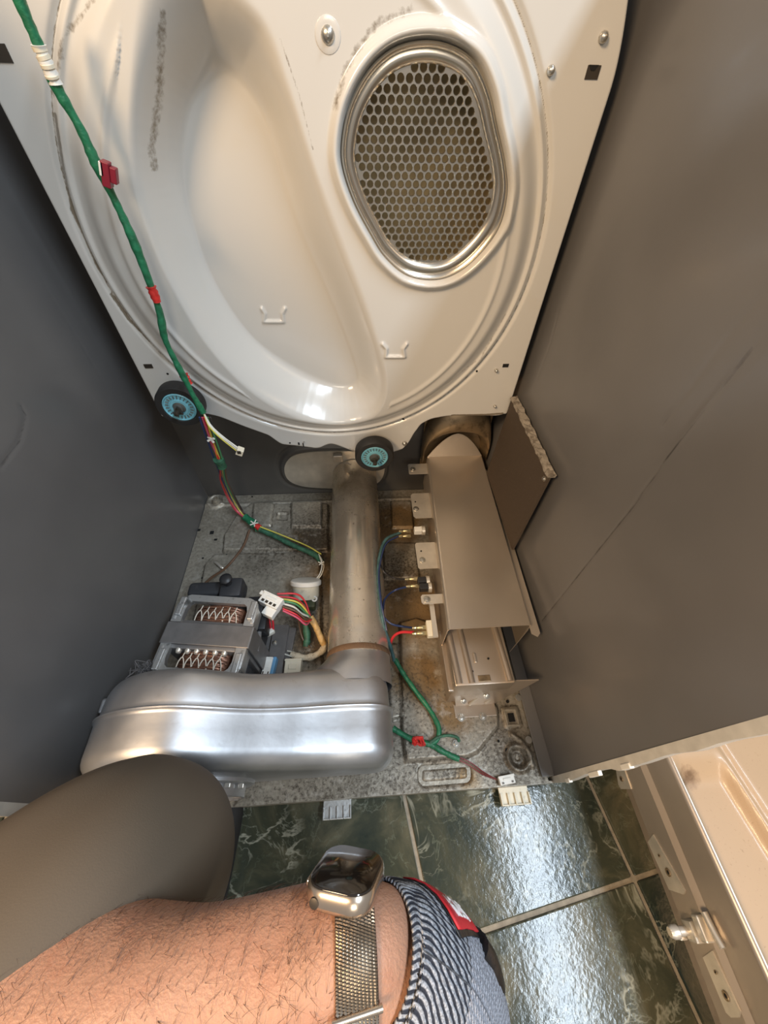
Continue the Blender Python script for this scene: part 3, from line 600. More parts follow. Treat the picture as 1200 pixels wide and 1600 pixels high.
# ================================================================ HEAT SHIELD BOARD
xs_ = .284
q0, q1, q2 = XP(808, 632, xs_), XP(862, 745, xs_), XP(815, 835, xs_)
sh = thing('heat_shield', 'dark brown fibre heat shield board standing between heater and right side panel', 'board', (xs_, .48, q2.z))
b = nb(); prism(b, [(xs_-.004, .592, q0.z), (xs_-.004, q1.y, q1.z), (xs_-.004, q2.y, q2.z-.05), (xs_-.004, .60, q2.z-.05)], (.004, 0, 0)); obj('board', fix(b), m_felt, sh)
b = nb(); n_ = 26; V = []; prev = None
for k in range(n_+1):
    y_ = .594+(q1.y-.594)*k/n_; z_ = q0.z+(q1.z-q0.z)*k/n_; w0 = random.uniform(-.0012, .0012); w1 = random.uniform(-.0012, .0012)
    r_ = [b.verts.new(p) for p in ((xs_-.006+w0, y_, z_-.002), (xs_-.005+w0, y_, z_+.003+w1), (xs_+.006+w1, y_, z_+.003-w0), (xs_+.006, y_, z_-.002))]
    if prev:
        for i in range(4): b.faces.new((prev[i], prev[(i+1) % 4], r_[(i+1) % 4], r_[i]))
    else: b.faces.new(r_[::-1])
    prev = r_
b.faces.new(prev); obj('torn_edge', fix(b), m_feltedge, sh, label='pale frayed top edge')
b = nb(); screw(b, (xs_-.0045, q1.y+.008, q1.z-.012), (-1, 0, 0), .003); obj('screw', b, m_screw, sh, smooth=40)
# ================================================================ EXHAUST DUCT
ex = thing('exhaust_duct', 'long dusty galvanised exhaust pipe lying from blower outlet to back panel', 'duct', (-.018, .45, .008))
cxp, czp, Rp = -.018, .064, .0555
NR = 40; ysd = np.linspace(.232, .694, 90); th_ = np.linspace(0, 2*math.pi, NR, endpoint=False)
V = []; br = []
for y_ in ysd:
    r_ = Rp+.0012*math.exp(-((y_-.275)/.003)**2)+.0009*math.exp(-((y_-.283)/.002)**2)-.001*ss(.6, .69, y_)*1.0
    cz_ = czp+.012*float(ss(.5, .69, y_)); sq = 1-.10*float(ss(.60, .69, y_))
    for a in th_: V.append((cxp+r_*math.cos(a)*(1.0), y_, cz_+r_*sq*math.sin(a))); br.append(.65+.45*ss(.42, .66, y_)+.15*ss(.30, .2, y_))
npobj('duct_tube', V, gridfaces(NR, 90).tolist()+[[j*NR+NR-1, j*NR, (j+1)*NR, (j+1)*NR+NR-1] for j in range(89)], m_pipe, ex, True, dict(brown=br))
b = nb(); tube(b, [(cxp-.03, .69, .112), (cxp-.012, .685, .122), (cxp+.0, .66, .117)], .004, 8, 4); obj('crimp_tab', b, m_pipe, ex, smooth=50)
b = nb(); p = Y(528, 713, .68); box(b, (p.x, .68, p.z-.004), (.022, .012, .02), bev=.002); obj('end_strap', b, m_pipe, ex)
b = nb(); lathe(b, (cxp, .243, czp), (0, -1, 0), [(-.003, Rp+.0005), (0, Rp+.0018), (.005, Rp+.0016), (.007, Rp+.0002)], NR, False); obj('joint_sealant', b, mat('rusty_sealant', (.13, .075, .04), .8, 0, bump=(200, .8)), ex, smooth=40)
# ================================================================ BLOWER HOUSING
bl = thing('blower_housing', 'big rounded aluminium blower housing in front of the motor', 'blower', (-.2, .13, .006))
C0 = Vector((-.268, .118)); R0 = .122
out = []
for k in range(30):
    a = math.radians(78+ (285-78)*k/29); out.append((C0.x+R0*math.cos(a), C0.y+R0*math.sin(a)))
out = [(x_, max(z_, .006)) for x_, z_ in out]
for p in ((-.20, .006), (-.13, .006), (-.05, .006)): out.append(p)
for k in range(9): a = math.radians(-90+90*k/8); out.append((.000+.034*math.cos(a), .040+.034*math.sin(a)))
for k in range(10): a = math.radians(0+84*k/9); out.append((-.008+.042*math.cos(a), .088+.042*math.sin(a)))
for p in ((-.05, .137), (-.10, .155), (-.15, .182), (-.195, .212), (-.222, .228)): out.append(p)
P = [Vector((x_, z_)) for x_, z_ in out]
# resample
L_ = [0]
for a, c in zip(P, P[1:]+P[:1]): L_.append(L_[-1]+(c-a).length)
NB = 120; Q = []
for k in range(NB):
    s_ = L_[-1]*k/NB; i = max(j for j in range(len(P)) if L_[j] <= s_); t = (s_-L_[i])/max(L_[i+1]-L_[i], 1e-9); Q.append(P[i].lerp(P[(i+1) % len(P)], t))
for _ in range(3): Q = [(Q[i-1]+Q[i]*2+Q[(i+1) % NB])/4 for i in range(NB)]
Nn = []
for i in range(NB): t = (Q[(i+1) % NB]-Q[i-1]).normalized(); Nn.append(Vector((t.y, -t.x)))
def sect(y_, ins, k=0): return [(Q[i].x-Nn[i].x*ins, y_, Q[i].y-Nn[i].y*ins) for i in range(NB)]
def yb_at(x_): return .186+.022*float(ss(-.20, -.02, x_))
def shell(stations, nm):
    b = nb(); rings = []
    for (fy, ins) in stations: rings.append([b.verts.new((p[0], .066+(yb_at(p[0])-.066)*fy, p[2])) for p in sect(0, ins)])
    for A, B in zip(rings, rings[1:]):
        for i in range(NB): b.faces.new((A[i], A[(i+1) % NB], B[(i+1) % NB], B[i]))
    b.faces.new(rings[0]); b.faces.new(rings[-1]); return obj(nm, fix(b), m_alu, bl, smooth=55)
rr_ = .030
front = [(.20*(1-math.cos(a)), rr_*(1-math.sin(a))) for a in np.linspace(0, math.pi/2, 8)]
shell(front+[(.35, 0), (.50, -.0005), (.535, -.001), (.545, -.0032), (.56, -.0034), (.57, -.001)], 'front_shell')
shell([(.56, .000), (.575, .0022), (.585, .0028), (.62, .0022), (.75, .003)]+[(.75+.25*math.sin(a), .003+.020*(1-math.cos(a))) for a in np.linspace(0.2, math.pi/2, 7)], 'rear_shell')
b = nb(); rings = []
for y_, r_, rz in ((.185, .074, .0625), (.200, .073, .0622), (.210, .069, .0612), (.219, .0640, .0596), (.227, .0600, .0578), (.234, .0570, .0568), (.240, .0562, .0562)):
    cx_ = cxp+.0565-r_; rings.append([b.verts.new((cx_+r_*math.cos(2*math.pi*k/48), y_, .006+rz+rz*math.sin(2*math.pi*k/48))) for k in range(48)])
for A_r, B_r in zip(rings, rings[1:]):
    for k in range(48): b.faces.new((A_r[k], A_r[(k+1) % 48], B_r[(k+1) % 48], B_r[k]))
obj('outlet_neck', fix(b), m_alu, bl, smooth=60)
# lint chute flange at the front, torn lip
b = nb(); lathe(b, (-.255, .066, .072), (0, -1, 0), [(-.004, .078), (.004, .078), (.006, .074), (.006, .064), (.004, .062), (-.004, .062)], 48, False); fl_ = obj('inlet_flange', b, m_alu, bl, smooth=40)
b = nb(); lathe(b, (-.255, .058, .072), (0, -1, 0), [(-.006, .066), (.012, .0655), (.0125, .063), (.0, .062)], 48, False); obj('inlet_collar', b, m_alu, bl, smooth=40)
for a in np.linspace(20, 100, 5):
    b = nb(); a = math.radians(a); box(b, (-.255+.072*math.cos(a), .057, .072+.072*math.sin(a)), (.008, .006, .004), rot=None, bev=.001); obj('flange_lug', b, m_bright, bl)
b = nb(); p = Z(338, 1234, .006); box(b, (p.x, YF+.012, .009), (.075, .022, .003), bev=.001); lathe(b, (p.x, YF+.012, .0105), (0, 0, 1), [(0, .008), (.001, .0075), (.001, .002)], 16); obj('mounting_foot', b, m_cast, bl, smooth=40)
b = nb(); box(b, Z(165, 1104, .15), (.010, .02, .014), bev=.003); obj('housing_lug', b, m_alu, bl)
# ================================================================ DRIVE MOTOR
mo = thing('drive_motor', 'open frame drive motor with copper windings behind the blower', 'motor', (-.26, .27, .007))
mx0, mx1, my0, my1, mzt = -.335, -.190, .196, .338, .150
tilt = -.035
def mp(x_, y_, z_): return (x_, y_+tilt*(x_+.26)*-1*0, z_)
rotz = Matrix.Rotation(math.radians(-7), 3, 'Z'); mc = Vector((-.262, .262, 0))
def M(bm):
    bmesh.ops.rotate(bm, cent=mc, matrix=rotz, verts=bm.verts[:]); return bm
hw, hl = .070, .068
b = nb(); box(b, (mc.x, mc.y, .078), (2*hw-.004, .050, .132), bev=.004); core = obj('stator_core', M(b), m_band, mo, smooth=30, label='grey laminated steel core band')
b = nb(); box(b, (mc.x, mc.y-.001, mzt-.001), (2*hw+.004, .036, .0035), bev=.001); box(b, (mc.x+hw+.001, mc.y-.001, .085), (.004, .036, .130), bev=.001); box(b, (mc.x-hw-.001, mc.y-.001, .085), (.004, .036, .130), bev=.001); obj('clamp_band', M(b), m_band, core)
def bell(s, label):
    b = nb(); w_ = .017; t_ = .010; y0 = mc.y+s*.018; y1 = mc.y+s*hl; z_ = mzt-.006
    # horizontal top frame: rounded C
    o = [(-hw, y0), (-hw, y1-s*.020), (-hw+.005, y1-s*.006), (-hw+.018, y1), (hw-.018, y1), (hw-.005, y1-s*.006), (hw, y1-s*.020), (hw, y0)]
    i_ = [(-hw+w_, y0), (-hw+w_, y1-s*.026), (-hw+w_+.003, y1-s*.016), (-hw+w_+.008, y1-s*.012), (hw-w_-.008, y1-s*.012), (hw-w_-.003, y1-s*.016), (hw-w_, y1-s*.026), (hw-w_, y0)]
    for k in range(7):
        q = [o[k], o[k+1], i_[k+1], i_[k]]; prism(b, [(mc.x+x_, y_, z_-t_/2) for x_, y_ in q], (0, 0, t_))
    # side walls down to the base
    for sx in (-1, 1):
        box(b, (mc.x+sx*(hw-.004), (y0+y1)/2-s*.006, .135), (.007, abs(y1-y0)-.02, .030), bev=.0015)
    bmesh.ops.remove_doubles(b, verts=b.verts[:], dist=.00001)
    return obj('end_bell', M(fix(b)), m_cast, mo, smooth=30, label=label)
bell(-1, 'front cast aluminium end frame'); bell(1, 'rear cast aluminium end frame')
for sx in (-1, 1):
    for s in (-1, 1): b = nb(); box(b, (mc.x+sx*(hw-.0085), mc.y+s*.045, mzt+.0005), (.010, .034, .006), bev=.0018); obj('raised_pad', M(b), m_cast, mo)
# dark lower housing and bases
b = nb(); box(b, (mc.x, mc.y, .045), (.118, .120, .076), bev=.012, seg=3); obj('lower_housing', M(b), m_motorblk, mo, smooth=40)
b = nb(); lathe(b, (mc.x, mc.y-.075, .075), (0, 1, 0), [(0, .012), (.002, .045), (.022, .053), (.03, .053)], 28); obj('front_rotor_cap', M(b), m_motorblk, mo, smooth=40)
b = nb(); lathe(b, (mc.x, mc.y+.078, .075), (0, -1, 0), [(0, .012), (.002, .045), (.022, .053), (.03, .053)], 28); obj('rear_rotor_cap', M(b), m_motorblk, mo, smooth=40)
b = nb(); box(b, (mc.x+.015, mc.y, .011), (.19, .15, .006), bev=.001); obj('base_plate', M(b), m_band, mo)
# windings: bundles of enamelled wire laced with cord
for s in (-1, 1):
    b = nb(); yw = mc.y+s*.040
    for k in range(13):
        dz = .020*math.sin(k*2.4); dy = (k-6)*.0021; r_ = .0022
        tube(b, [(mc.x-.044, yw+dy*.7, .095), (mc.x-.040, yw+dy, .126+dz*.1), (mc.x-.015, yw+dy*1.1, .137+dz*.12), (mc.x+.015, yw+dy*1.1, .137-dz*.12), (mc.x+.040, yw+dy, .126), (mc.x+.044, yw+dy*.7, .095)], r_, 6, 5)
    wd = obj('winding', M(b), m_copper, mo, smooth=60, label='copper winding laced with white cord')
    b = nb(); n_ = 6; zt_ = .1415
    for k in range(n_):
        x0 = mc.x-.036+.072*k/n_; dx = .072/n_
        tube(b, [(x0, yw-.014, zt_-.003), (x0+dx*.15, yw-.004, zt_), (x0+dx*.5, yw+.003, zt_+.001), (x0+dx*.85, yw-.004, zt_), (x0+dx, yw-.014, zt_-.003)], .0009, 5, 3)
        tube(b, [(x0+dx*.5, yw+.003, zt_+.001), (x0+dx*.5, yw+.013, zt_-.002)], .0009, 5, 2)
    obj('lacing', M(b), m_lace, wd)
b = nb()
for k in range(6):
    x0 = mc.x-.042+.015*k; lathe(b, (x0, mc.y-.020, .139), (0, -1, -.1), [(0, .0045), (.006, .005), (.010, .004), (.011, .002)], 10)
obj('slot_liner', M(b), m_bright, mo, smooth=50)
b = nb()
for k in range(3): x0 = mc.x-.028+.026*k; tube(b, [(x0, mc.y-.028, .125), (x0, mc.y-.052, .108)], .0028, 6, 2)
obj('cooling_fin', M(b), m_cast, mo, smooth=50)
# rear black bracket with knob, side switch, terminal block
b = nb(); p = Z(335, 915, .12); box(b, (p.x, p.y, .098), (.105, .030, .030), bev=.008, seg=3); box(b, (p.x+.035, p.y-.01, .12), (.04, .04, .024), bev=.006); obj('rear_strap_bracket', b, m_motorblk, mo, smooth=40)
b = nb(); p = Z(357, 912, .13); lathe(b, (p.x, p.y, .125), (0, 0, 1), [(-.02, .007), (.018, .007), (.019, .011), (.024, .011), (.027, .008), (.028, .003)], 16); obj('belt_pulley_knob', b, m_black, mo, smooth=40)
b = nb(); p = Z(400, 948, .11); box(b, (p.x, p.y, .100), (.030, .036, .034), bev=.003); box(b, (p.x+.008, p.y-.030, .092), (.028, .028, .038), bev=.003); sw = obj('centrifugal_switch', b, m_black, mo, smooth=40)
b = nb(); p = Z(400, 985, .10); box(b, (p.x, p.y-.008, .075), (.008, .060, .055), rot=Matrix.Rotation(.25, 3, 'Y'), bev=.002); obj('switch_plate', b, m_band, mo)
b = nb(); p = Z(396, 994, .095)
box(b, (p.x+.004, p.y, .097), (.020, .024, .0012), rot=Matrix.Rotation(.3, 3, 'Y')); obj('rating_sticker', b, mat('silver_sticker', (.32, .32, .32), .5, .2), mo)
b = nb(); p = Z(396, 968, .11)
for k in range(3): tube(b, [(p.x-.008+.006*k, p.y+.01, .105), (p.x-.006+.007*k, p.y-.002, .113), (p.x+.002+.006*k, p.y-.014, .104)], .0013, 6, 4)
obj('switch_lead', b, m_wwire, mo, smooth=50)
b = nb(); tube(b, [Z(415, 956, .10), Z(421, 972, .085), Z(423, 983, .07)], .0022, 8); tube(b, [Z(419, 956, .10), Z(426, 970, .085), Z(427, 985, .07)], .0020, 8); obj('motor_lead', b, m_rwire, mo, smooth=60)
b = nb(); p = Z(422, 988, .068); box(b, p, (.017, .010, .012), rot=Matrix.Rotation(.5, 3, 'Z'), bev=.003); obj('lead_cap', b, m_wwire, mo)
b = nb(); box(b, (-.176, .262, .02), (.030, .13, .004), rot=Matrix.Rotation(-.06, 3, 'Z')); box(b, (-.163, .262, .0145), (.003, .135, .010)); rl = obj('mounting_rail', b, m_band, mo)
b = nb(); screw(b, Z(429, 1004, .023), (0, 0, 1), .003); obj('screw', b, m_screw, rl, smooth=40)
# fluff clump beside the motor
b = nb()
for k in range(90):
    c = Z(232, 1046, .14)+Vector((random.gauss(0, .012), random.gauss(0, .005), random.gauss(0, .004))); q = [c+Vector([random.uniform(-.008, .008) for _ in range(3)]) for _ in range(3)]; tube(b, q, .0005, 3, 3)
lint = obj('lint_clump', b, mat('grey_lint', (.16, .15, .15), .95)); lint['label'] = 'small grey clump of lint between blower and motor'; lint['category'] = 'lint'; lint['kind'] = 'stuff'
# ================================================================ WHITE FLOAT SWITCH / CUP
p = Z(478, 912, .035); cu = thing('round_switch', 'round ivory capped switch on the pan left of the exhaust pipe', 'switch', (p.x, p.y, .008))
ax_ = Vector((.05, .75, .65)); c = Vector((p.x, p.y-.014, .030))
b = nb(); lathe(b, c+ax_.normalized()*.012, ax_, [(0, .027), (.002, .0320), (.009, .0320), (.011, .030), (.0115, .025)], 36); obj('cap', b, m_wplast, cu, smooth=35)
b = nb(); lathe(b, c-ax_.normalized()*.010, ax_, [(-.004, .026), (.000, .0275), (.022, .0275), (.024, .026)], 32); obj('body', b, m_ivory, cu, smooth=35)
b = nb(); q = c+Vector((.020, -.017, -.002)); lathe(b, q, (0, -.6, .8), [(0, .006), (.010, .006), (.010, .0032), (.004, .003)], 16); obj('spout', b, m_wplast, cu, smooth=35)
b = nb(); box(b, (c.x+.004, c.y-.026, .022), (.034, .026, .020), bev=.003); obj('switch_base', b, mat('olive_dark_plastic', (.05, .06, .03), .6), cu)
# ================================================================ WIRING
def connector(name, lab, p, rotz_, size, m, slots=3, cat='connector', m2=None, grp=None):
    t = thing(name, lab, cat, p, grp); sx, sy, sz = size
    b = nb(); box(b, (0, 0, sz/2), (sx, sy, sz), bev=.0012); o = obj('shell', b, m); o.parent = t
    b = nb(); box(b, (0, sy*.42, sz), (sx*1.06, .003, .003), bev=.0005); o = obj('lip', b, m); o.parent = t
    for k in range(slots):
        b = nb(); x_ = (k-(slots-1)/2)*sx*.62/max(slots-1, 1); box(b, (x_, -sy*.28, sz+.0001), (sx*.13, sy*.22, .0012)); o = obj('cavity', b, m_clipblk); o.parent = t
    b = nb(); box(b, (0, sy*.1, sz+.0006), (sx*.5, sy*.22, .0022), bev=.0006); o = obj('latch', b, m2 or m); o.parent = t
    t.rotation_euler = (0, 0, rotz_); return t
pp_ = Z(457, 1046, .030); connector('wire_connector', 'ivory plastic socket with centre notch right of the motor rail', Vector((pp_.x, pp_.y, .010)), -.02, (.030, .040, .022), m_ivory, 1)
pp_ = Z(418, 1045, .034); c2 = connector('wire_connector', 'narrow white and blue plug beside the motor rail', Vector((pp_.x, pp_.y, .023)), -.12, (.015, .040, .018), m_wplast, 2)
b = nb(); box(b, (.0105, .004, .009), (.006, .034, .016), bev=.001); o = obj('side_insert', b, m_bluep, label='blue side insert'); o.parent = c2
pp_ = Z(426, 944, .115); mcn = connector('motor_plug', 'white multi-pin plug on the right end of the motor with red and yellow wires', pp_, -.5, (.040, .022, .018), m_wplast, 4)
b = nb(); box(b, (.008, -.018, .006), (.022, .016, .014), bev=.0012); o = obj('lower_block', b, m_wplast); o.parent = mcn
b = nb(); box(b, (-.022, .006, .010), (.012, .008, .010), bev=.001); o = obj('side_ear', b, m_wplast); o.parent = mcn
# main taped harness
mh = thing('main_harness', 'long green taped wiring harness hanging diagonally across the bulkhead', 'wire', Y(320, 645, .53))
yh = lambda t: .545
hpts = [Y(22, -30, .545), Y(30, 0, .546), Y(58, 65, .547), Y(88, 135, .549), Y(125, 200, .551), Y(150, 255, .552), Y(178, 310, .553), Y(208, 375, .553), Y(235, 445, .553), Y(250, 490, .552), Y(258, 530, .550), Y(277, 570, .548), Y(291, 596, .546), Y(303, 620, .543), Y(318, 645, .540)]
tobj('taped_loom', hpts, lambda t: .0050-.0008*t+.0007*math.sin(t*40), m_gt, mh, 10, 6, .10)
tobj('white_tag_sleeve', [Y(60, 70, .546), Y(72, 97, .547), Y(88, 132, .548)], .0056, m_wplast, mh, 10, 4, .14, label='white numbered sleeve')
for k, (a0, c0, a1, c1) in enumerate(((60, 72, 64, 80), (66, 86, 70, 93), (73, 100, 76, 106), (80, 117, 82, 121))):
    tobj('sleeve_mark', [Y(a0, c0, .5462), Y(a1, c1, .5466)], .0059, m_ivory, mh, 10, 2)
for a0, c0, a1, c1, w0 in ((236, 448, 246, 472, .0062), (287, 586, 296, 600, .0058)): tobj('red_tape_wrap', [Y(a0, c0, .551), Y((a0+a1)/2, (c0+c1)/2, .5505), Y(a1, c1, .550)], w0, m_rt, mh, 10, 3, .25)
b = nb(); prism(b, [Y(231, 450, .548), Y(242, 456, .548), Y(246, 468, .548), Y(238, 463, .548)], (0, .003, 0)); obj('red_tape_tail', fix(b), m_rt, mh)
p = Y(167, 272, .543); b = nb(); box(b, (p.x, p.y, p.z), (.008, .010, .022), rot=Matrix.Rotation(.35, 3, 'Y'), bev=.001); box(b, (p.x+.007, p.y, p.z-.001), (.006, .008, .014), rot=Matrix.Rotation(.35, 3, 'Y'), bev=.001); obj('harness_clip', b, m_maroon, mh, label='dark red plastic clip')
p = Y(160, 263, .542); b = nb(); box(b, (p.x, p.y, p.z), (.004, .008, .012), rot=Matrix.Rotation(.35, 3, 'Y'), bev=.0005); obj('clip_collar', b, m_wplast, mh)
# loose tail with small plug
lc = Y(375, 705, .50)
for m, dx in ((m_wwire, 0), (m_wwire, 3), (m_ywire, -3)):
    tobj('loose_wire', [Y(318, 645, .540), Y(328+dx*.6, 665, .53), Y(345+dx, 682, .515), Y(372, 703-dx, .502)], .0013, m, mh, 6, 6)
b = nb(); box(b, lc, (.011, .011, .012), rot=Matrix.Rotation(.5, 3, 'Y'), bev=.001); pg = obj('small_plug', b, m_ivory, mh)
b = nb(); box(b, lc+Vector((0, -.0056, .002)), (.006, .001, .006)); obj('plug_cavity', b, m_clipblk, pg)
# drop harness from roller down to the pan
drop = [(322, 652, .54), (334, 690, .55), (345, 722, .56), (352, 755, .60), (372, 795, .63)]
end = Z(395, 820, .025)
cols = [m_pwire, m_rwire, m_owire, m_bwire, m_ywire, m_gwire, m_brwire, m_kwire]
for k, m in enumerate(cols):
    o_x = (k-3.5)*1.8; pts = []
    for i, (a, c, y_) in enumerate(drop):
        sgn = 1.0 if i not in (2,) else .6; pts.append(Y(a+o_x*sgn+random.uniform(-2, 2)+(9 if m is m_bwire and i < 3 else 0)*-1, c, y_+random.uniform(-.004, .004)))
    pts.append(end+Vector((random.uniform(-.003, .003), 0, random.uniform(-.002, .003)))); tobj('harness_wire', pts, .0016, m, mh, 6, 6)
tobj('green_tape_wrap', [Y(341, 717, .555), Y(344, 722, .557), Y(347, 729, .56)], .0095, m_gtd, mh, 10, 3, .15)
b = nb()
for k in range(4): a = k*1.57+.4; tube(b, [Y(330, 686, .545), Y(330, 686, .545)+Vector((.007*math.cos(a), -.002, .007*math.sin(a)))], .0022, 6, 2)
obj('cable_tie_clip', b, m_wplast, mh, smooth=50)
# lower loom along the pan
tobj('lower_loom', [Z(388, 812, .03), Z(400, 824, .026), Z(430, 838, .022), Z(460, 853, .020), Z(490, 866, .018), Z(503, 878, .018)], .0062, m_gtd, mh, 10, 6, .12, label='dirty green taped lower loom')
tobj('green_tape_wrap', [Z(383, 808, .032), Z(396, 818, .029), Z(404, 826, .026)], .0092, m_gt, mh, 10, 3, .2)
tobj('harness_wire', [Z(404, 822, .034), Z(440, 836, .030), Z(480, 853, .026), Z(502, 866, .022)], .0017, m_ywire, mh, 6, 6)
b = nb()
for k in range(5): a = k*1.25; tube(b, [Z(397, 818, .040), Z(397, 818, .040)+Vector((.010*math.cos(a), .010*math.sin(a), .002))], .0016, 6, 2)
obj('white_tie', b, m_wwire, mh, smooth=50)
tobj('red_tape_wrap', [Z(400, 821, .033), Z(406, 825, .030)], .007, m_rt, mh, 8, 2, .2)
tobj('branch_wire', [Z(390, 828, .02), Z(382, 850, .014), Z(370, 868, .014), Z(352, 888, .018), Z(330, 903, .05), Z(312, 920, .10)], .0028, m_brwire, mh, 8, 6)
for m, dx in ((m_wwire, 0), (m_ivory, 3)): tobj('harness_wire', [Z(498, 866, .02), Z(503+dx, 882, .03), Z(500+dx, 896, .03), Z(494+dx, 905, .028)], .0014, m, mh, 6, 5)
b = nb(); p = Z(502, 880, .03)
for k in range(5): a = k*1.25+.3; tube(b, [p, p+Vector((.007*math.cos(a), .007*math.sin(a), .002))], .0014, 6, 2)
obj('white_tie', b, m_wwire, mh, smooth=50)
# motor wiring
mw = thing('motor_leads', 'curved red and yellow motor leads joining a tan sleeve beside the pipe', 'wire', Z(470, 960, .06))
J0 = Z(486, 966, .07)
for k, (m, a, c, bx_, by_) in enumerate(((m_rwire, 433, 928, 462, 928), (m_rwire, 434, 932, 460, 935), (m_ywire, 434, 935, 462, 940), (m_gwire, 434, 938, 460, 943), (m_wwire, 435, 942, 458, 948), (m_brwire, 436, 946, 462, 955), (m_rwire, 442, 951, 462, 960), (m_pwire, 442, 954, 464, 965), (m_kwire, 436, 944, 455, 952))):
    tobj('motor_wire', [Z(a, c, .120), Z(bx_, by_, .110), Z(bx_+14, by_+11, .092), J0+Vector((random.uniform(-.003, .003), random.uniform(-.003, .003), 0))], .0018, m, mw, 7, 7)
tobj('tan_sleeve', [J0+Vector((-.001, .003, .001)), Z(494, 980, .06), Z(501, 996, .05), Z(506, 1006, .04)], .0060, m_tan, mw, 10, 5, .1)
tobj('fibre_sleeve', [Z(508, 1000, .035), Z(504, 1016, .030), Z(488, 1026, .025), Z(470, 1027, .022), Z(455, 1022, .020)], .0065, m_sleeve, mw, 10, 5, .18, label='pale dirty fibre sleeve')
for dx in (0, 5): tobj('motor_wire', [Z(470, 1027, .024), Z(460-dx, 1020+dx, .022), Z(449-dx, 1017+dx, .018)], .0018, m_wwire, mw, 6, 5)
tobj('green_tape_wrap', [Z(474, 945, .045), Z(477, 970, .035), Z(480, 995, .022), Z(478, 1010, .015)], .0068, m_gtd, mw, 10, 5, .15)
tobj('motor_wire', [Z(465, 955, .06), Z(468, 980, .035), Z(474, 1000, .02), Z(485, 1012, .018)], .0015, m_brwire, mw, 6, 5)
# heater wiring
hw_ = thing('heater_harness', 'looping blue and dark heater wires between the exhaust pipe and the heater box', 'wire', Z(600, 920, .03))
tobj('loom', [Z(626, 832, .105), Z(603, 843, .105), Z(593, 870, .105), Z(591, 900, .104), Z(594, 940, .102), Z(599, 975, .095), Z(610, 1010, .06), Z(616, 1032, .03)], .0034, mat('teal_wire_sleeve', (.05, .12, .13), .5, 0, vary=(90, .4)), hw_, 8, 6, .08)
tobj('heater_wire', [Z(622, 838, .110), Z(603, 850, .110), Z(594, 880, .109), Z(592, 905, .108), Z(596, 945, .106), Z(604, 985, .090)], .0018, m_bwire, hw_, 6)
tobj('heater_wire', [Z(594, 880, .10), Z(601, 895, .095), Z(618, 904, .08), Z(637, 905, .115)], .0018, m_kwire, hw_, 6)
tobj('heater_wire', [Z(598, 955, .095), Z(602, 935, .095), Z(618, 922, .085), Z(640, 916, .115)], .0020, m_bwire, hw_, 6)
tobj('heater_wire', [Z(600, 965, .095), Z(612, 975, .095), Z(630, 979, .09), Z(646, 981, .12)], .0020, m_bwire, hw_, 6)
tobj('heater_wire', [Z(616, 1030, .03), Z(610, 1012, .05), Z(614, 996, .08), Z(626, 988, .10), Z(646, 988, .12)], .0026, m_rwire, hw_, 8, label='bright red heater wire')
for a, c, z_ in ((630, 830, .115), (630, 838, .112), (640, 905, .12), (642, 916, .12), (652, 981, .126), (652, 990, .126)):
    p = Z(a, c, z_); b = nb(); lathe(b, p+Vector((-.009, 0, 0)), (1, 0, 0), [(0, .0022), (.006, .0032), (.008, .0022), (.010, .0034), (.018, .0034)], 8); box(b, p+Vector((.012, 0, 0)), (.008, .007, .0015)); obj('spade_terminal', b, m_brass, hw_, smooth=40)
# green front-right harness
gh = thing('front_harness', 'green taped harness forking on the front right of the pan', 'wire', Z(680, 1155, .02))
tobj('taped_loom', [Z(617, 1030, .03), Z(630, 1052, .026), Z(648, 1078, .022), Z(665, 1100, .02), Z(678, 1120, .02), Z(686, 1140, .02), Z(682, 1157, .018), Z(668, 1164, .016)], .0044, m_gt, gh, 10, 5, .12)
tobj('taped_loom', [Z(614, 1138, .018), Z(630, 1148, .018), Z(650, 1158, .018), Z(672, 1163, .016), Z(690, 1173, .015), Z(705, 1181, .014), Z(717, 1186, .012)], .0048, m_gt, gh, 10, 5, .12)
tobj('ground_lead', [Z(670, 1162, .018), Z(684, 1152, .022), Z(700, 1149, .022), Z(714, 1152, .018), Z(717, 1158, .013)], .0026, m_gtd, gh, 8, 5, .1)
b = nb(); p = Z(712, 1162, .012); lathe(b, p, (0, 0, 1), [(-.001, .006), (.001, .006), (.001, .0035), (.004, .003)], 14); obj('ring_terminal', b, m_screw, gh, smooth=40)
b = nb()
for k in range(9): c_ = Z(655, 1159, .022); q = [c_+Vector((random.uniform(-.012, .010), random.uniform(-.006, .006), random.uniform(-.002, .005))) for _ in range(3)]; tube(b, q, .0022, 6, 4)
obj('red_tape_bundle', b, m_rt, gh, smooth=50, label='crumpled red tape')
for k in range(3): tobj('thin_wire', [Z(715, 1186-k*2, .012), Z(735, 1197-k*3, .007), Z(755, 1210-k*2, .006), Z(776, 1218, .007)], .0008, (m_maroon, m_brwire, m_maroon)[k], gh, 6, 5)
tp = Z(791, 1219, .006); connector('end_plug', 'small white plug at the end of thin red wires by the pan front edge', Vector((tp.x, tp.y, .003)), .1, (.026, .012, .009), m_wplast, 2)
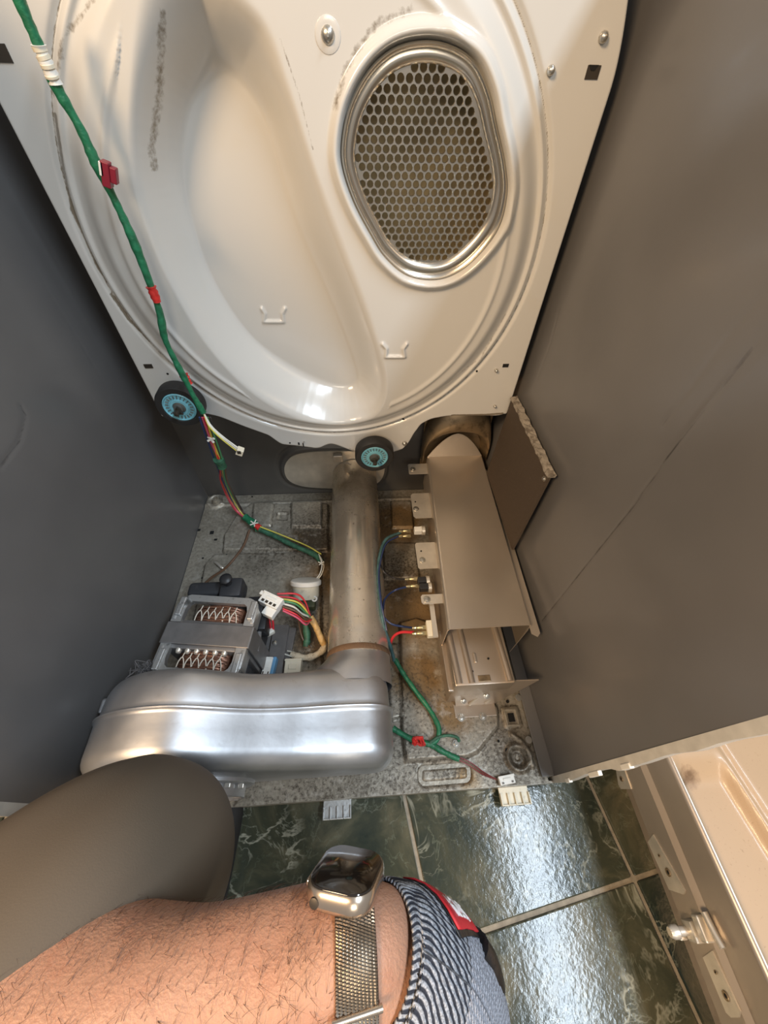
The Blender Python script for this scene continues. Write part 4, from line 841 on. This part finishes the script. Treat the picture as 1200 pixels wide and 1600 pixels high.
# ================================================================ DETACHED FRONT PANEL (right, on the floor)
fp = thing('appliance_front', 'detached almond coloured front panel resting on the tiles right of the dryer', 'panel', (.52, -.1, ZFL))
zr = .160
A0 = Z(1046, 1190, zr); A1 = Z(1200, 1530, zr); dirv = (A1-A0).normalized(); sidev = Vector((-dirv.y, dirv.x, 0)); 
if sidev.x < 0: sidev = -sidev
S0 = A0-dirv*.10; Ln = .62
def FPp(s, t, z): return S0+dirv*s+sidev*t+Vector((0, 0, z-zr))
def fpgrid(name, s0, s1, t0, t1, hf, m, ns=120, nt=80, stain=None, **k):
    s_ = np.linspace(s0, s1, ns); t_ = np.linspace(t0, t1, nt); S, T = np.meshgrid(s_, t_); H_ = hf(S, T)
    V = np.stack([S0.x+dirv.x*S+sidev.x*T, S0.y+dirv.y*S+sidev.y*T, H_], -1).reshape(-1, 3)
    at = dict(stain=stain(S, T)) if stain is not None else None
    return npobj(name, V, gridfaces(ns, nt)[:, ::-1], m, fp, True, at, **k)
B0 = Z(1118, 1165, zr); tB = (B0-S0).dot(sidev); B1 = Z(1200, 1292, zr); tB1 = (B1-S0).dot(sidev); sB = (B0-S0).dot(dirv); sB1 = (B1-S0).dot(dirv)
def fh(S, T):
    tb = tB+(tB1-tB)*(S-sB)/(sB1-sB)
    return zr-.018*ss(.004, .018, T)*ss(tb+.004, tb-.012, T)*ss(.09, .13, S)-.004*np.exp(-((T-tb-.008)/.004)**2)
def fst(S, T):
    c = Z(1075, 1215, zr-.015)-S0; cs, ct = c.dot(dirv), c.dot(sidev); return .42+.75*np.exp(-(((S-cs)/.025)**2+((T-ct)/.035)**2))
fpgrid('inner_sheet', 0, Ln, .004, .34, fh, m_beige, 160, 120, stain=fst)
# rolled corner between sheet and side wall
b = nb(); prev = None
for s in np.linspace(0, Ln, 2):
    r_ = []
    for a in np.linspace(0, math.pi/2, 6): q = FPp(s, .006-.006*math.sin(a), zr-.006+.006*math.cos(a)); r_.append(b.verts.new(q))
    r_.append(b.verts.new(FPp(s, .0, zr-.055))); r_.append(b.verts.new(FPp(s, -.006, zr-.062))); r_.append(b.verts.new(FPp(s, -.0065, zr-.110)))
    if prev:
        for i in range(len(r_)-1): b.faces.new((prev[i], prev[i+1], r_[i+1], r_[i]))
    prev = r_
obj('side_wall', fix(b), m_fpwall, fp, smooth=30, label='grey-brown folded side wall')
b = nb(); prism(b, [FPp(0, .041, ZFL), FPp(Ln, .041, ZFL), FPp(Ln, .35, ZFL), FPp(0, .35, ZFL)], (0, 0, .010)); obj('outer_face', fix(b), m_beige, fp)
b = nb(); prism(b, [FPp(.0, .041, ZFL), FPp(.0, .34, ZFL), FPp(.0, .34, zr-.003), FPp(.0, .002, zr-.003)], dirv*.002); obj('end_wall', fix(b), m_fpwall, fp)
b = nb(); prism(b, [FPp(.0, .04, ZFL), FPp(Ln, .04, ZFL), FPp(Ln, .04, zr-.02), FPp(.0, .04, zr-.02)], sidev*.002); obj('inner_wall', fix(b), m_fpwall, fp)
def onwall(a, c, off=-.008):
    r = ray(a, c); o = np.array([0, 0, HC]); nrm_ = np.array(sidev); p0 = np.array(FPp(0, off, zr)); t = ((p0-o)@nrm_)/(r@nrm_); return _at(r, t)
def wtab(corners, holes, off=-.008):
    b = nb(); prism(b, [onwall(a, c, off) for a, c in corners], sidev*.002); o = obj('bracket_tab', fix(b), m_bright, fp)
    for a, c, r_ in holes: b = nb(); lathe(b, onwall(a, c, off-.0005), -sidev, [(0, r_*1.5), (.001, r_*1.4), (.001, r_)], 14); obj('bolt_ring', b, m_elbow, o, smooth=40); b = nb(); lathe(b, onwall(a, c, off-.0012), -sidev, [(0, r_*.8), (.0008, r_*.6)], 10); obj('bolt_hole', b, m_gap, o)
    return o
wtab([(962, 1200), (974, 1199), (986, 1233), (970, 1233), (966, 1226)], [(971, 1217, .0025)])
wtab([(1012, 1316), (1020, 1304), (1070, 1392), (1068, 1398), (1045, 1390)], [(1030, 1337, .0012), (1044, 1363, .0032)])
wtab([(1098, 1496), (1112, 1486), (1156, 1580), (1154, 1590), (1142, 1590), (1134, 1582)], [(1118, 1519, .0012), (1134, 1556, .003)])
b = nb(); p = onwall(1082, 1453, -.010); lathe(b, p-sidev*.030, sidev, [(0, .005), (.004, .007), (.010, .007), (.012, .005), (.034, .0045)], 14); box(b, p+Vector((0, 0, .004)), (.016, .020, .018), bev=.002); obj('latch_bolt', b, m_bright, fp, smooth=40)
b = nb(); p = onwall(1064, 1460, -.02); box(b, p, (.010, .010, .008), bev=.0015); obj('latch_nut', b, m_bright, fp); b = nb(); box(b, onwall(1098, 1450, -.010), (.012, .024, .012), bev=.002); obj('latch_block', b, m_bright, fp)
b = nb(); tube(b, [onwall(1100, 1425, -.008), onwall(1115, 1455, -.008), onwall(1130, 1482, -.008)], .004, 8, 4); obj('pressed_rib', b, m_bright, fp, smooth=50)
# ================================================================ PERSON: trousered knee and forearm
pe_ = thing('person', 'person kneeling in dark trousers with bare hairy forearm reaching over the tiles', 'person', (-.25, -.30, ZFL))
def loft(rings, cap=True):
    """rings: list of lists of points"""
    b = nb(); R_ = [[b.verts.new(p) for p in r] for r in rings]; n = len(R_[0])
    for A, B in zip(R_, R_[1:]):
        for i in range(n): b.faces.new((A[i], A[(i+1) % n], B[(i+1) % n], B[i]))
    if cap: b.faces.new(R_[0][::-1]); b.faces.new(R_[-1])
    return fix(b)
def ringat(c, ax, up, ra, rb, n=40, ph=0):
    ax = ax.normalized(); u_ = (up-ax*up.dot(ax)).normalized(); v_ = ax.cross(u_)
    return [c+u_*(ra*math.cos(2*math.pi*i/n+ph))+v_*(rb*math.sin(2*math.pi*i/n+ph)) for i in range(n)]
# leg: thigh from hip to knee, shin down to the floor, foot in a shoe
K = D(168, 1352, .315)
hip = K+Vector((-.20, -.30, -.02)); ank = Vector((K.x-.05, K.y+.01-.09, ZFL+.09))
def smoothpath(P, Rr, n=8):
    Pc = cr(P, n); Rv = cr([Vector((a, b_, 0)) for a, b_ in Rr], n); return Pc, Rv
Pc, Rv = smoothpath([hip, K+Vector((-.125, -.17, .0)), K+Vector((-.055, -.080, .004)), K+Vector((-.014, -.020, -.002)), K+Vector((.002, .008, -.045)), K+Vector((-.012, -.012, -.13)), ank+Vector((0, .0, .10)), ank], [(.118, .110), (.118, .105), (.108, .098), (.092, .086), (.078, .074), (.076, .074), (.066, .066), (.05, .05)])
rings = []
for i, c in enumerate(Pc):
    t = Pc[min(i+1, len(Pc)-1)]-Pc[max(i-1, 0)]; rr2 = ringat(c, t, Vector((1, 0, 0)), Rv[i].x, Rv[i].y, 48); rings.append([p+(p-c)*.02*math.sin(7*math.atan2(p.z-c.z, p.x-c.x)+i*.5) for p in rr2])
lg = obj('trouser_leg', loft(rings), m_cloth, pe_, smooth=80, label='dark brown trouser leg bent at the knee')
md = lg.modifiers.new('s', 'SUBSURF'); md.levels = 1; md.render_levels = 1
rings = []
for t, w_, h_ in ((-.07, .025, .020), (-.05, .036, .05), (0, .042, .085), (.06, .046, .065), (.12, .048, .045), (.17, .040, .035), (.19, .022, .022)):
    c = Vector((ank.x+.01, ank.y+t, ZFL+h_/2+.001)); rings.append([Vector((c.x+w_*math.cos(a), c.y, ZFL+.001+h_*(.5+.5*math.sin(a)))) for a in np.linspace(0, 2*math.pi, 20, endpoint=False)])
obj('shoe', loft(rings), m_rubber, pe_, smooth=60, label='black shoe flat on the tiles')
# forearm
wr = D(553, 1482, .245); fa = D(290, 1557, .240); el_ = D(-90, 1600, .232); up_arm = el_+Vector((-.12, -.03, -.01))
wr2 = D(640, 1508, .255)
Pc, Rv = smoothpath([up_arm, el_, D(110, 1578, .236), fa, D(450, 1513, .243), wr, D(600, 1490, .251), wr2], [(.055, .055), (.046, .050), (.0425, .048), (.0405, .043), (.034, .0365), (.0300, .0345), (.0285, .0335), (.028, .032)], 8)
Pc = [Vector(p) for p in Pc]; NS = 48; rings = []; armdat = []
for i, c in enumerate(Pc):
    t = (Pc[min(i+1, len(Pc)-1)]-Pc[max(i-1, 0)]).normalized(); r_ = ringat(c, t, Vector((0, .35, 1)), Rv[i].x, Rv[i].y, NS)
    rings.append([p+(p-c).normalized()*(.0015*math.sin(i*.35+3*k/NS*6.28)) for k, p in enumerate(r_)]); armdat.append((c, t))
arm = obj('body', loft(rings), m_skin, pe_, smooth=80, label='bare tanned forearm')
# arm hair, combed towards the little-finger side
b = nb(); rnd = random.Random(3)
for k in range(2600):
    i = rnd.randint(6, len(rings)-20); j = rnd.randint(0, NS-1); f_ = rnd.random(); A_ = rings[i][j].lerp(rings[i][(j+1) % NS], f_); A_ = A_.lerp(rings[i+1][j], rnd.random()); c, t = armdat[i]
    n_ = (A_-c).normalized()
    if n_.dot(Vector((0, 0, HC))-A_) < 0: continue
    side_ = t.cross(n_)*(-1 if rnd.random() < .75 else .6); dr = (t*rnd.uniform(.1, 1.)+side_*rnd.uniform(.3, 1.1)).normalized(); ln = rnd.uniform(.007, .016)
    q = [A_-n_*.0002, A_+n_*.0016+dr*ln*.4, A_+n_*.0012+(dr+side_*rnd.uniform(-.5, .5)).normalized()*ln]
    tube(b, q, lambda t: .00010*(1.15-t), 3, 2)
hr = obj('arm_hair', b, m_hair, pe_); hr['kind'] = 'stuff'
# ---------------------------------------------------------------- glove
gl = thing('work_glove', 'grey knitted work glove with black striped cuff and red label patch on the hand', 'glove', D(660, 1500, .26))
g_c = [D(588, 1484, .247), D(602, 1488, .250), D(622, 1498, .252), D(646, 1514, .255), D(668, 1534, .260), D(686, 1558, .266), D(700, 1590, .274), D(708, 1628, .283), D(712, 1668, .294)]
g_r = [(.0320, .0345), (.0345, .0365), (.0365, .0385), (.0385, .0405), (.0400, .0425), (.0400, .0440), (.0385, .045), (.035, .045), (.028, .042)]
Pg, Rg = smoothpath(g_c, g_r, 8); Vr = []; ang = []; NG = 180
V = []; A_ = []
for i, c in enumerate(Pg):
    t = (Pg[min(i+1, len(Pg)-1)]-Pg[max(i-1, 0)]).normalized(); rr2 = ringat(c, t, Vector((0, .35, 1)), Rg[i].x, Rg[i].y, NG); lo = i/(len(Pg)-1)
    for k, p in enumerate(rr2):
        an = k/NG; rib = .0005*math.cos(2*math.pi*58*an); V.append(p+(p-c).normalized()*rib); A_.append(an+ .10*(.5-abs(lo-.22))*math.cos(2*math.pi*an)*1.0-.45*max(0, lo-.2)**1.3*(1 if True else 0))
nr = len(Pg); cut = 27
def band(i0, i1): return [[j*NG+k, j*NG+(k+1) % NG, (j+1)*NG+(k+1) % NG, (j+1)*NG+k] for j in range(i0, i1) for k in range(NG)]
def sub(i0, i1, nm, m, lab):
    F = [[q-i0*NG for q in f] for f in band(i0, i1)]; o = npobj(nm, V[i0*NG:(i1+1)*NG], F, m, gl, True, dict(ang=A_[i0*NG:(i1+1)*NG]), lab); so_ = o.modifiers.new('t', 'SOLIDIFY'); so_.thickness = .0016; so_.offset = -1; return o
sub(0, cut, 'striped_cuff', m_cuff, 'ribbed cuff striped black and grey'); hand = sub(cut, nr-1, 'glove_back', m_knit, 'grey knitted back of the hand')
# palm coating and fingers: five separate bent fingers rooted in the palm
Pend = Pg[-1]; tdir = (Pg[-1]-Pg[-4]).normalized(); vdir = tdir.cross(Vector((0, .35, 1))).normalized()
b = loft([ringat(Pend, tdir, Vector((0, .35, 1)), Rg[-1].x, Rg[-1].y, 32), ringat(Pend+tdir*.02, tdir, Vector((0, .35, 1)), .020, .038, 32), ringat(Pend+tdir*.03, tdir, Vector((0, .35, 1)), .010, .030, 32)]); obj('glove_palm', b, m_gblack, gl, smooth=70)
for k, (off, ln) in enumerate(((-.031, .060), (-.011, .074), (.010, .079), (.031, .070))):
    r0 = Pend+vdir*off-tdir*.005; dn = Vector((0, -.2, -1)); P_ = [r0, r0+tdir*ln*.4+dn*.002, r0+tdir*ln*.66+dn*ln*.22, r0+tdir*ln*.72+dn*ln*.52, r0+tdir*ln*.66+dn*ln*.72]
    tobj('glove_finger', P_, lambda t: .0105-.0025*t if t < .97 else .005, m_gblack, gl, 14, 6, label='black coated finger')
th0 = D(757, 1470, .262); tobj('glove_thumb', [D(735, 1480, .275), D(754, 1505, .275), D(767, 1545, .285), D(762, 1590, .300)], lambda t: .0125-.0030*t if t < .97 else .006, m_gblack, gl, 16, 7, label='black coated thumb')
tobj('glove_thumb_web', [D(745, 1478, .270), D(757, 1497, .272), D(763, 1515, .276)], lambda t: .009-.002*t, m_gblack, gl, 12, 5)
# red label patch bent over the back of the hand
def gsurf(px, py, lift=.0008):
    r = ray(px, py); best = None
    from_ = Vector((0, 0, HC)); 
    return None
from mathutils.bvhtree import BVHTree
bv = BVHTree.FromPolygons([tuple(p) for p in V], band(0, nr-1))
def onglove(a, c, lift=.001):
    r = Vector([float(x_) for x_ in ray(a, c)]).normalized(); hit = bv.ray_cast(Vector((0, 0, HC)), r)
    if hit[0] is None:
        # nearest surface point to the ray beyond the silhouette
        near = bv.find_nearest(Vector((0, 0, HC))+r*.36); return near[0]+near[1]*lift*(1 if near[1].dot(near[0]-Pg[20]) > 0 else -1)
    nn = hit[1]; nn = nn if nn.dot(-r) > 0 else -nn; return hit[0]+nn*lift
def patch(quad, nm, m, lift, nu=14, nv=5, parent=gl, label=None):
    V_ = []
    for j in range(nv):
        for i in range(nu):
            u_, v_ = i/(nu-1), j/(nv-1); a = [(quad[0][q]*(1-u_)+quad[1][q]*u_)*(1-v_)+(quad[3][q]*(1-u_)+quad[2][q]*u_)*v_ for q in (0, 1)]; V_.append(onglove(a[0], a[1], lift))
    o = npobj(nm, [tuple(p) for p in V_], gridfaces(nu, nv), m, parent, True, None, label); s_ = o.modifiers.new('t', 'SOLIDIFY'); s_.thickness = .0008; s_.offset = 0; return o
PQ = [(652, 1372), (700, 1392), (733, 1430), (708, 1424)]

def gpar(a, c):
    best = None
    for i in range(6, nr-2):
        for k in range(0, NG, 2):
            p = V[i*NG+k]; n_ = p-Pg[i]; vw = Vector((0, 0, HC))-p
            if n_.dot(vw)/(n_.length*vw.length) < -.08: continue
            w_ = np.array(p)-np.array([0, 0, HC]); cc_ = w_[0]*CX+w_[1]*CF-w_[2]*CD; X_, Y_ = 600+FPX*cc_[0]/cc_[2], 800+FPX*cc_[1]/cc_[2]
            d_ = (X_-a)**2+(Y_-c)**2
            if best is None or d_ < best[0]: best = (d_, i, k if k < NG/2 else k-NG)
    return best
def gsurf2(i, k, lift):
    i = min(max(i, 0), nr-1.001); i0 = int(i); f_ = i-i0; k0 = int(math.floor(k)); g_ = k-k0
    P_ = lambda a, b_: V[a*NG+(b_ % NG)]
    p = P_(i0, k0).lerp(P_(i0, k0+1), g_).lerp(P_(i0+1, k0).lerp(P_(i0+1, k0+1), g_), f_); c = Pg[i0].lerp(Pg[i0+1], f_); return p+(p-c).normalized()*lift
PC = [gpar(*q) for q in ((648, 1370), (716, 1400), (738, 1430), (702, 1428))]; print('PATCH', PC)
def patch2(u0, u1, v0, v1, nm, m, lift, parent=gl, label=None, nu=14, nv=6, shear=0.):
    V_ = []
    for j in range(nv):
        for i in range(nu):
            u_ = u0+(u1-u0)*i/(nu-1); v_ = v0+(v1-v0)*j/(nv-1)+shear*(i/(nu-1)-.5); q = [(PC[0][z]*(1-u_)+PC[1][z]*u_)*(1-v_)+(PC[3][z]*(1-u_)+PC[2][z]*u_)*v_ for z in (1, 2)]; V_.append(tuple(gsurf2(q[0], q[1], lift)))
    o = npobj(nm, V_, gridfaces(nu, nv), m, parent, True, None, label); s_ = o.modifiers.new('t', 'SOLIDIFY'); s_.thickness = .0010; s_.offset = 0; return o
PC[3] = (0, PC[3][1], PC[3][2]+7); PC[0] = (0, PC[0][1], PC[0][2]-9); PC[1] = (0, PC[1][1], PC[1][2]-9)
if PC[2][2] < PC[1][2]+18: PC[2] = (0, PC[2][1], PC[1][2]+18)
patch2(-.03, 1.03, -.06, 1.07, 'patch_border', m_gblack, .0010)
pt = patch2(0, 1, 0, 1, 'label_patch', m_redp, .0018, label='red woven label with white lettering')
for k_, ch_ in enumerate('TOUGH'):
    u0 = .84-.125*k_; SG = dict(T=[(0, 0, 1, 0), (.5, 0, .5, 1)], O=[(0, 0, 1, 0), (1, 0, 1, 1), (1, 1, 0, 1), (0, 1, 0, 0)], U=[(0, 0, 0, 1), (0, 1, 1, 1), (1, 1, 1, 0)], G=[(1, 0, 0, 0), (0, 0, 0, 1), (0, 1, 1, 1), (1, 1, 1, .5)], H=[(0, 0, 0, 1), (0, .5, 1, .5), (1, 0, 1, 1)])[ch_]
    for (a0, b0, a1, b1) in SG:
        ua, ub = u0-.075*a0, u0-.075*a1; va, vb = .58+.26*b0, .58+.26*b1
        patch2(min(ua, ub)-.006, max(ua, ub)+.006, min(va, vb)-.022, max(va, vb)+.022, 'patch_letter', m_pwhite, .0024, parent=pt, nu=3, nv=3)


# ---------------------------------------------------------------- watch
c0, t0 = None, None
i_w = min(range(len(Pc)), key=lambda i: (Pc[i]-wr).length); A = armdat[i_w][1]; Wc = Pc[i_w]
wt = thing('wristwatch', 'titanium smart watch with black screen and steel mesh band on the wrist', 'watch', D(540, 1368, .21))
nrm_w = Vector((.05, .90, .44)); nrm_w = (nrm_w-A*nrm_w.dot(A)).normalized(); Tw = nrm_w.cross(A).normalized()
nw = (nrm_w+A*.06).normalized(); aw = (A-nw*A.dot(nw)).normalized(); tw_ = nw.cross(aw); tau = math.radians(-22)
aw, tw_ = aw*math.cos(tau)+tw_*math.sin(tau), tw_*math.cos(tau)-aw*math.sin(tau)
Rw = Matrix((aw, tw_, nw)).transposed()   # columns: along arm, around, out
cc = Wc+nrm_w*.0370-A*.004
def wbox(bm, c, s, bev, seg=3):
    vs = box(bm, (0, 0, 0), s, None, bev, seg); bmesh.ops.rotate(bm, cent=(0, 0, 0), matrix=Rw, verts=vs); bmesh.ops.translate(bm, vec=cc+Rw@Vector(c), verts=vs)
def rrect(w_, l_, r, z, n=8):
    P_ = []
    for (sx, sy, a0) in ((1, 1, 0), (-1, 1, 90), (-1, -1, 180), (1, -1, 270)):
        for k in range(n+1): a = math.radians(a0+90*k/n); P_.append(cc+Rw@Vector((sx*(w_/2-r)+r*math.cos(a), sy*(l_/2-r)+r*math.sin(a), z)))
    return P_
ww, wl = .044, .049
obj('case', loft([rrect(ww*.80, wl*.80, .012, -.0065), rrect(ww*.94, wl*.94, .013, -.005), rrect(ww, wl, .014, -.002), rrect(ww, wl, .014, .0035), rrect(ww*.975, wl*.975, .0135, .0055), rrect(ww*.955, wl*.955, .013, .0062)]), m_watch, wt, smooth=50, label='polished titanium case')
obj('screen', loft([rrect(ww*.93, wl*.93, .0125, .0055), rrect(ww*.925, wl*.925, .0125, .0068), rrect(ww*.90, wl*.90, .012, .0073)]), m_glass, wt, smooth=50, label='black glass screen')
b = nb(); wbox(b, (-ww/2-.0012, -.002, .0), (.003, .016, .0035), .001); obj('side_button', b, m_watch, wt)
for k in range(7):
    b = nb(); wbox(b, (-ww/2-.0004, .006+k*.0022, 0), (.0012, .0012, .0024), .0003, 1); obj('speaker_slot', b, m_wdark, wt)
b = nb(); q = cc+Rw@Vector((-ww/2+.0095, -wl/2+.0002, -.0005)); lathe(b, q, -tw_, [(-.002, .0030), (.0004, .0030), (.0006, .0024)], 16); obj('round_sensor', b, m_wdark, wt, smooth=40)
# mesh band: woven link rows round the wrist
def bandpt(phi, s, r_add=0.):
    """phi measured from the watch normal round the wrist, s along the arm"""
    d_ = nrm_w*math.cos(phi)+Tw*math.sin(phi); ii = min(max(i_w+int(round(s/.008)), 0), len(Pc)-1); hit = None
    c = Wc+A*s; return c, d_
armbv = BVHTree.FromPolygons([tuple(p) for r_ in rings for p in r_], [[j*NS+k, j*NS+(k+1) % NS, (j+1)*NS+(k+1) % NS, (j+1)*NS+k] for j in range(len(rings)-1) for k in range(NS)])
def wristpt(phi, s, lift):
    c, d_ = bandpt(phi, s); o_ = c+d_*.08; h_ = armbv.ray_cast(o_, -d_); p = h_[0] if h_[0] else c+d_*.033; return p+d_*lift
bw = .024
for sg_, nm in ((-1, 'band'), (1, 'band')):
    ph0, ph1 = .46, 2.9; n1, n2 = 60, 6; V_ = []
    for i in range(n1):
        for j in range(n2): V_.append(tuple(wristpt(sg_*(ph0+(ph1-ph0)*i/(n1-1)), -bw/2+bw*j/(n2-1), .0012+(.0022*max(0, 1-i/5)))))
    bo = npobj(nm, V_, gridfaces(n2, n1), m_wdark, wt, True, None, 'woven steel mesh band'); s_ = bo.modifiers.new('t', 'SOLIDIFY'); s_.thickness = .0016; s_.offset = 0
    b = nb(); nrow = 56; ncol = 11
    for i in range(nrow):
        for j in range(ncol):
            phi = sg_*(ph0+(ph1-ph0)*(i+.5*(j % 2))/nrow); s = -bw/2+bw*(j+.5)/ncol; lift = .0026+.0022*max(0, 1-i/5)
            p0 = wristpt(phi, s-.0010, lift); p1 = wristpt(phi+sg_*.026, s+.0011, lift); d_ = (p1-p0).normalized(); n_ = (p0-Wc).normalized(); e = d_.cross(n_)
            q = [b.verts.new(x_) for x_ in (p0-e*.00055-n_*.0003, p0+e*.00055-n_*.0003, p1+e*.00055-n_*.0003, p1-e*.00055-n_*.0003, p0.lerp(p1, .3)+n_*.0006, p0.lerp(p1, .7)+n_*.0006)]
            for f in ((0, 1, 4), (1, 2, 5, 4), (2, 3, 5), (3, 0, 4, 5)): b.faces.new([q[x_] for x_ in f])
    lk = obj('mesh_links', fix(b), m_mesh, bo); lk['kind'] = 'stuff'
b = nb(); p0 = wristpt(-1.75, -bw/2-.002, .004); p1 = wristpt(-1.75, bw/2+.002, .004); tube(b, [p0, p1], .002, 8, 2); obj('clasp', b, m_watch, wt, smooth=50)
